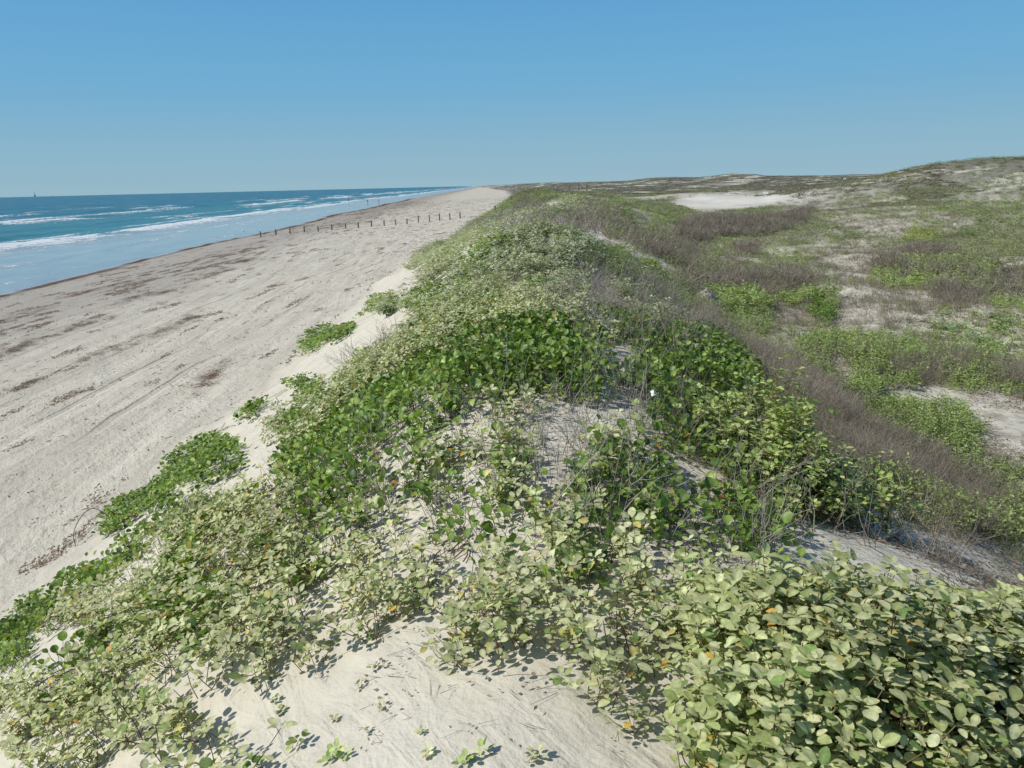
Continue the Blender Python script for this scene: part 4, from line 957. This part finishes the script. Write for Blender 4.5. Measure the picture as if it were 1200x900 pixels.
# ------------------------------------------------------------------ people wading and a white bird
M_SKIN = plain('skin', (.42, .26, .18), .6); M_SUIT = plain('dark_clothes', (.05, .055, .08), .8); M_SUIT2 = plain('red_clothes', (.25, .07, .07), .8); M_HAIR = plain('dark_hair', (.03, .02, .015), .7)
def skinned(name, V, E, Rd, mat, parent, sub=2):
    me = bpy.data.meshes.new(name); me.from_pydata(V, E, []); o = bpy.data.objects.new(name, me); COL.objects.link(o); o.parent = parent
    me.materials.append(mat); o.modifiers.new('skin', 'SKIN'); sv_ = me.skin_vertices[0] if me.skin_vertices else None
    if sv_ is None:
        bpy.context.view_layer.objects.active = o; bpy.ops.object.select_all(action='DESELECT'); o.select_set(True); bpy.ops.mesh.customdata_skin_add(); sv_ = me.skin_vertices[0]
    for i, q in enumerate(Rd): sv_.data[i].radius = (q, q) if not hasattr(q, '__len__') else q
    sv_.data[0].use_root = True
    s_ = o.modifiers.new('sub', 'SUBSURF'); s_.levels = sub; s_.render_levels = sub
    me.polygons.foreach_set('use_smooth', [True] * len(me.polygons)); return o
def person(px, py, label, suit, pose):
    c = at(px, py); c[2] = -.12
    root = tag(empty('person', c, pose), label, 'person')
    V = [(0, 0, .95), (0, 0, 1.15), (0, 0, 1.38), (0, 0, 1.50), (0, -.01, 1.62), (0, 0, 1.74),
         (-.10, 0, .88), (-.12, -.05, .50), (-.13, .03, .06), (-.13, -.10, .03), (.10, 0, .88), (.13, .12, .52), (.14, .10, .06), (.14, -.02, .03),
         (-.19, 0, 1.38), (-.27, .02, 1.10), (-.25, -.10, .88), (-.25, -.13, .80), (.19, 0, 1.38), (.28, .03, 1.10), (.27, -.06, .88), (.27, -.08, .80)]
    E = [(0, 1), (1, 2), (2, 3), (3, 4), (4, 5), (0, 6), (6, 7), (7, 8), (8, 9), (0, 10), (10, 11), (11, 12), (12, 13), (2, 14), (14, 15), (15, 16), (16, 17), (2, 18), (18, 19), (19, 20), (20, 21)]
    Rd = [(.15, .11), (.13, .10), (.16, .11), .055, (.085, .10), .075, .09, .06, .04, .035, .09, .06, .04, .035, .06, .042, .032, .03, .06, .042, .032, .03]
    skinned('body', V, E, Rd, M_SKIN, root)
    skinned('clothing', [(0, 0, .93), (0, 0, 1.15), (0, 0, 1.40), (-.10, 0, .85), (-.12, -.04, .62), (.10, 0, .85), (.13, .09, .64)], [(0, 1), (1, 2), (0, 3), (3, 4), (0, 5), (5, 6)], [(.165, .125), (.145, .115), (.175, .125), .105, .085, .105, .085], suit, root)
    skinned('hair', [(0, .02, 1.70), (0, .03, 1.77), (0, .07, 1.64)], [(0, 1), (0, 2)], [.092, .07, .05], M_HAIR, root, 1)
person(409, 241.3, 'tiny distant person wading in the shallows, nearest of the three figures', M_SUIT, .5)
person(431, 240.3, 'tiny distant person at the water edge, in the middle of the three figures', M_SUIT, -.7)
person(444, 239.4, 'tiny distant person at the water edge, farthest of the three figures', M_SUIT2, 2.)
c = at(285, 274); root = tag(empty('shore_bird', c, R(20)), 'white long legged bird standing at the water edge left of the first post', 'bird')
M_BIRD = plain('white_feathers', (.75, .75, .73), .8); M_LEG = plain('dark_leg', (.05, .045, .04), .6)
skinned('body', [(0, 0, .42), (.10, 0, .45), (.17, 0, .55), (.13, 0, .64), (.19, 0, .72), (-.12, 0, .38), (-.24, 0, .33), (0, 0, .41)][:7], [(0, 1), (1, 2), (2, 3), (3, 4), (0, 5), (5, 6)], [.085, .06, .028, .024, .032, .07, .02], M_BIRD, root)
MB().tube([(.20, 0, .72), (.25, 0, .712), (.31, 0, .70)], [.014, .009, .002], 6).build('beak', M_WTOP, root)
for s_ in (-1, 1): MB().tube([(-.01, s_ * .03, .36), (-.035, s_ * .035, .19), (0, s_ * .035, .0), (.05, s_ * .04, -.005)], [.013, .009, .008, .006], 6).build('leg', M_LEG, root)

# ------------------------------------------------------------------ seaweed on the beach
def smear(P, n, sx, sy, ang):
    a = rng.normal(size=n) * sx; b = rng.normal(size=n) * sy
    return np.stack([P[0] + a * math.cos(ang) - b * math.sin(ang), P[1] + a * math.sin(ang) + b * math.cos(ang)], -1)
def clump_pts(px, py, L, Wd, dens=260):
    c = at(px, py); n = max(30, int(L * Wd * dens * 2.4)); ang = math.atan2(1, -.08 + U(-.15, .25)); P = smear(c, n, L / 2.0, Wd / 1.5, ang)
    w = fbm(P[:, 0] / .16, P[:, 1] / .4, int(px), 3); return c, P[w > .04 + .0 * w]
WR = [(8, 377, 1.6, .5, 'seaweed clump cut by the left edge of the picture, dry and brown'), (15, 410, 1.8, .5, 'lower seaweed clump by the left edge, mixed with white foam'),
      (45, 397, 2.2, .18, 'thin seaweed streak, lowest of the dark drift line'), (78, 389, 1.8, .25, 'seaweed piece in the middle of the dark drift line, left of the bend'),
      (103, 378, 1.8, .3, 'branched seaweed piece at the bend of the drift line'), (127, 373, 1.5, .25, 'flat seaweed patch right of the bend of the drift line'),
      (160, 349, 3.4, .35, 'long dark seaweed bar, the darkest on the grey sand'), (200, 341, 2.4, .4, 'seaweed clump joined to the right end of the darkest bar'),
      (127, 411, 2.6, .45, 'two pronged brown seaweed patch low on the pale sand'), (213, 377, 1.2, .3, 'small dark seaweed lump, left of a close pair'), (230, 370, 1.8, .35, 'larger dark seaweed lump, right of a close pair'),
      (190, 390, 1.6, .3, 'pale grey seaweed smear under the close pair of lumps'), (33, 367, 1.6, .35, 'tan seaweed patch near the water side by the left edge'), (97, 344, 2.2, .4, 'tan seaweed patch halfway to the waterline'),
      (143, 332, 2.6, .4, 'orange brown seaweed patch nearest the waterline'), (250, 321, 3, .5, 'dark seaweed smear before the row of posts'), (289, 305, 2.4, .6, 'dark seaweed smear with a hooked end, beyond the small round lump'),
      (358, 326, 1.2, .25, 'small seaweed bit on the ribbed pale sand'), (250, 436, 1.8, .14, 'reddish seaweed strip low on the pale sand'), (243, 449, 1.6, .2, 'reddish seaweed strip below another one on the pale sand'), (16, 457, 1.2, .2, 'seaweed streak on the sand at the left, alone')]
for px, py, L, Wd, lab in WR:
    c, P = clump_pts(px, py, L, Wd); root = tag(empty('seaweed_clump', c), lab, 'seaweed', 'seaweed clumps washed up on the beach')
    tn = np.tile(np.array([[1.7, 1.35, 1.1]] if ('tan' in lab or 'orange' in lab or 'redd' in lab) else [[1.15, 1.05, 1.]]), (len(P), 1))
    scatter('fronds', 'litter', P, M_WRACK, 'wrack', root, np.abs(rng.normal(size=len(P))) * .025, np.full(len(P), 1.15), c, tn, .3)
c = at(288, 294.5); root = tag(empty('seaweed_clump', c), 'small round dark lump on the grey sand left of the posts', 'seaweed', 'seaweed clumps washed up on the beach')
scatter('fronds', 'litter', smear(c, 90, .16, .16, 0), M_WRACK, 'wrack', root, np.abs(rng.normal(size=90)) * .12, np.full(90, 1.), c, None, .5)
# the unbroken line of weed at the water edge and the thin scatter between the clumps
n = 30000; y = np.exp(math.log(25) + (math.log(420) - math.log(25)) * rng.random(n)); x = xshore(y) + .55 + .7 * fbm(y / 3, y * 0, 701, 3) + rng.normal(size=n) * (.15 + .75 * vn(y / 7, y * 0, 702) ** 2)
k = vn(y / 2.2, y * 0 + 1, 703) > .42; P = np.stack([x, y], -1)[k]; rr_ = np.hypot(P[:, 0], P[:, 1])
tag(scatter('seaweed_line', 'litter', P, M_WRACK, 'wrack', None, rng.random(len(P)) * .05, np.maximum(1, rr_ / 60), None, np.tile([[2.6, 1.9, 1.3]], (len(P), 1)), .3), 'brown seaweed line along the water edge', 'seaweed', kind='stuff')
n = 260000; y = np.exp(math.log(5) + (math.log(300) - math.log(5)) * rng.random(n)); sdv = rng.random(n); ft = np.interp(_vy(y), SV, KX[0]); xs_ = xshore(y); x = xs_ + 1.5 + sdv * (ft - xs_ - 1)
g = .5 + .9 * fbm(x / .45, y / 2.2, 705, 3) + .10 * np.exp(-((x - xs_ - 9) / 3) ** 2); fd = np.clip(.5 + 1.1 * fbm(x / 4, y / 16, 706, 3), 0, 1) * (1 - .5 * ss(9, 18, x - xs_))
k = ((g > .99 - .27 * fd) & (rng.random(n) < .8)) | (rng.random(n) < .012); P = np.stack([x, y], -1)[k]; rr_ = np.hypot(P[:, 0], P[:, 1])
tag(scatter('beach_debris', 'bits', P, M_WRACK, 'litter', None, None, np.maximum(.45, (rr_ / 30) ** .7), None, np.tile([[.85, .80, .72]], (len(P), 1)), .05, yaw0=.06), 'thin scatter of dark plant bits on the beach', 'beach debris', kind='stuff')

# ------------------------------------------------------------------ small odd things
def lump(name, px, py, rx, ry, rz, mat, label, cat, seed):
    c = at(px, py); me_v = []; nu, nv_ = 28, 14; F = []
    for j in range(nv_ + 1):
        for i in range(nu):
            a = 6.2832 * i / nu; b = math.pi / 2 * (1.15 * j / nv_ - .15); d = np.array([math.cos(a) * math.cos(b), math.sin(a) * math.cos(b), math.sin(b)])
            q = 1 + .35 * float(fbm(d[0] * 2.2 + seed, d[1] * 2.2 + d[2] * 1.7, seed, 4)); me_v.append((d[0] * rx * q, d[1] * ry * q, d[2] * rz * q))
    for j in range(nv_):
        for i in range(nu): F.append((j * nu + i, j * nu + (i + 1) % nu, (j + 1) * nu + (i + 1) % nu, (j + 1) * nu + i))
    m = MB(); m.v = me_v; m.f = F; o = m.build(name, mat, None, smooth=True); o.location = [float(q) for q in c]; return tag(o, label, cat)
M_LUMP = plain('crusted_sand', (.42, .37, .32), .95, .1, .3, 7., .05)
lump('sand_lump', 826, 356, .26, .22, .30, M_LUMP, 'pale rough lump of crusted sand left of the cushion shrub', 'sand lump', 3)
lump('sand_lump', 812, 334, .20, .16, .12, M_LUMP, 'small flat pale lump above the larger crusted one', 'sand lump', 5)
m = MB(); q = 6
for i in range(q):
    for j in range(q): m.v.append((.07 * (i / q - .5), .05 * (j / q - .5), .028 * float(vn(i * .9, j * .9, 5)) + .02 * math.sin(i)))
for i in range(q - 1):
    for j in range(q - 1): m.f.append((i * q + j, (i + 1) * q + j, (i + 1) * q + j + 1, i * q + j + 1))
o = m.build('paper_scrap', M_WHITE, None, smooth=True); c = at(767, 486); o.location = (c[0], c[1], c[2] + .14); o.rotation_euler = (.9, .1, .3); tag(o, 'crumpled white scrap caught in the creeper right of the crest', 'litter')
c = at(90, 640); root = tag(empty('bare_stem', c), 'thin bare arching stem standing alone on the beach sand at the left', 'stem')
a_ = at(128, 612) - c; pts = [np.array([0, 0, -.05]), np.array([-.03, .02, .14]), a_ * .25 + [0, 0, .30], a_ * .6 + [0, 0, .30], a_ * .95 + [0, 0, .12]]
fine_ = [pts[0]]
for k in range(len(pts) - 1):
    p0, p1, p2, p3 = pts[max(k - 1, 0)], pts[k], pts[k + 1], pts[min(k + 2, len(pts) - 1)]
    for t_ in (.25, .5, .75, 1.): fine_.append(.5 * ((2 * p1) + (-p0 + p2) * t_ + (2 * p0 - 5 * p1 + 4 * p2 - p3) * t_ ** 2 + (-p0 + 3 * p1 - 3 * p2 + p3) * t_ ** 3))
MB().tube(fine_, .005, 6).build('main_stem', M_WOOD, root, smooth=True)
MB().tube([(0, 0, -.03), (.02, .01, .05), (a_[0] * .5, a_[1] * .5, .08 + a_[2] * .5), (a_[0] * .75, a_[1] * .75, .09 + a_[2] * .75)], .0035, 6).build('side_stem', M_WOOD, root, smooth=True)
c = at(851, 867); root = tag(empty('burrow', (c[0], c[1], c[2])), 'small dark ghost crab burrow in the sand beside the corner bush', 'burrow')
m = MB(); m.tube([(0, 0, .004), (0, 0, .0085), (0, 0, .0075)], [.034, .026, .020], 20, False); m.build('rim', M_LUMP, root, smooth=True)
MB().tube([(0, 0, .0075), (0, 0, .002)], [.020, .019], 20).build('hole', plain('dark_hole', (.02, .017, .014), 1., 0.), root)
m = MB()
for k, (x, y) in enumerate(((.02, .03), (-.01, -.02), (.04, -.05))): m.tube([(x, y, .012), (x + .02, y + .05, .02), (x + .01, y + .11, .012)], .003, 5)
o = m.build('dry_sticks', M_WOOD, None); c = at(838, 822); o.location = [float(q) for q in c]; tag(o, 'two thin dry sticks lying on sand left of the corner bush', 'sticks')
for s_ in STAT:
    if s_[2] > 60000: print('STAT', s_)
print('TOTAL tris', sum(s_[2] for s_ in STAT), 'objects', len(bpy.data.objects))
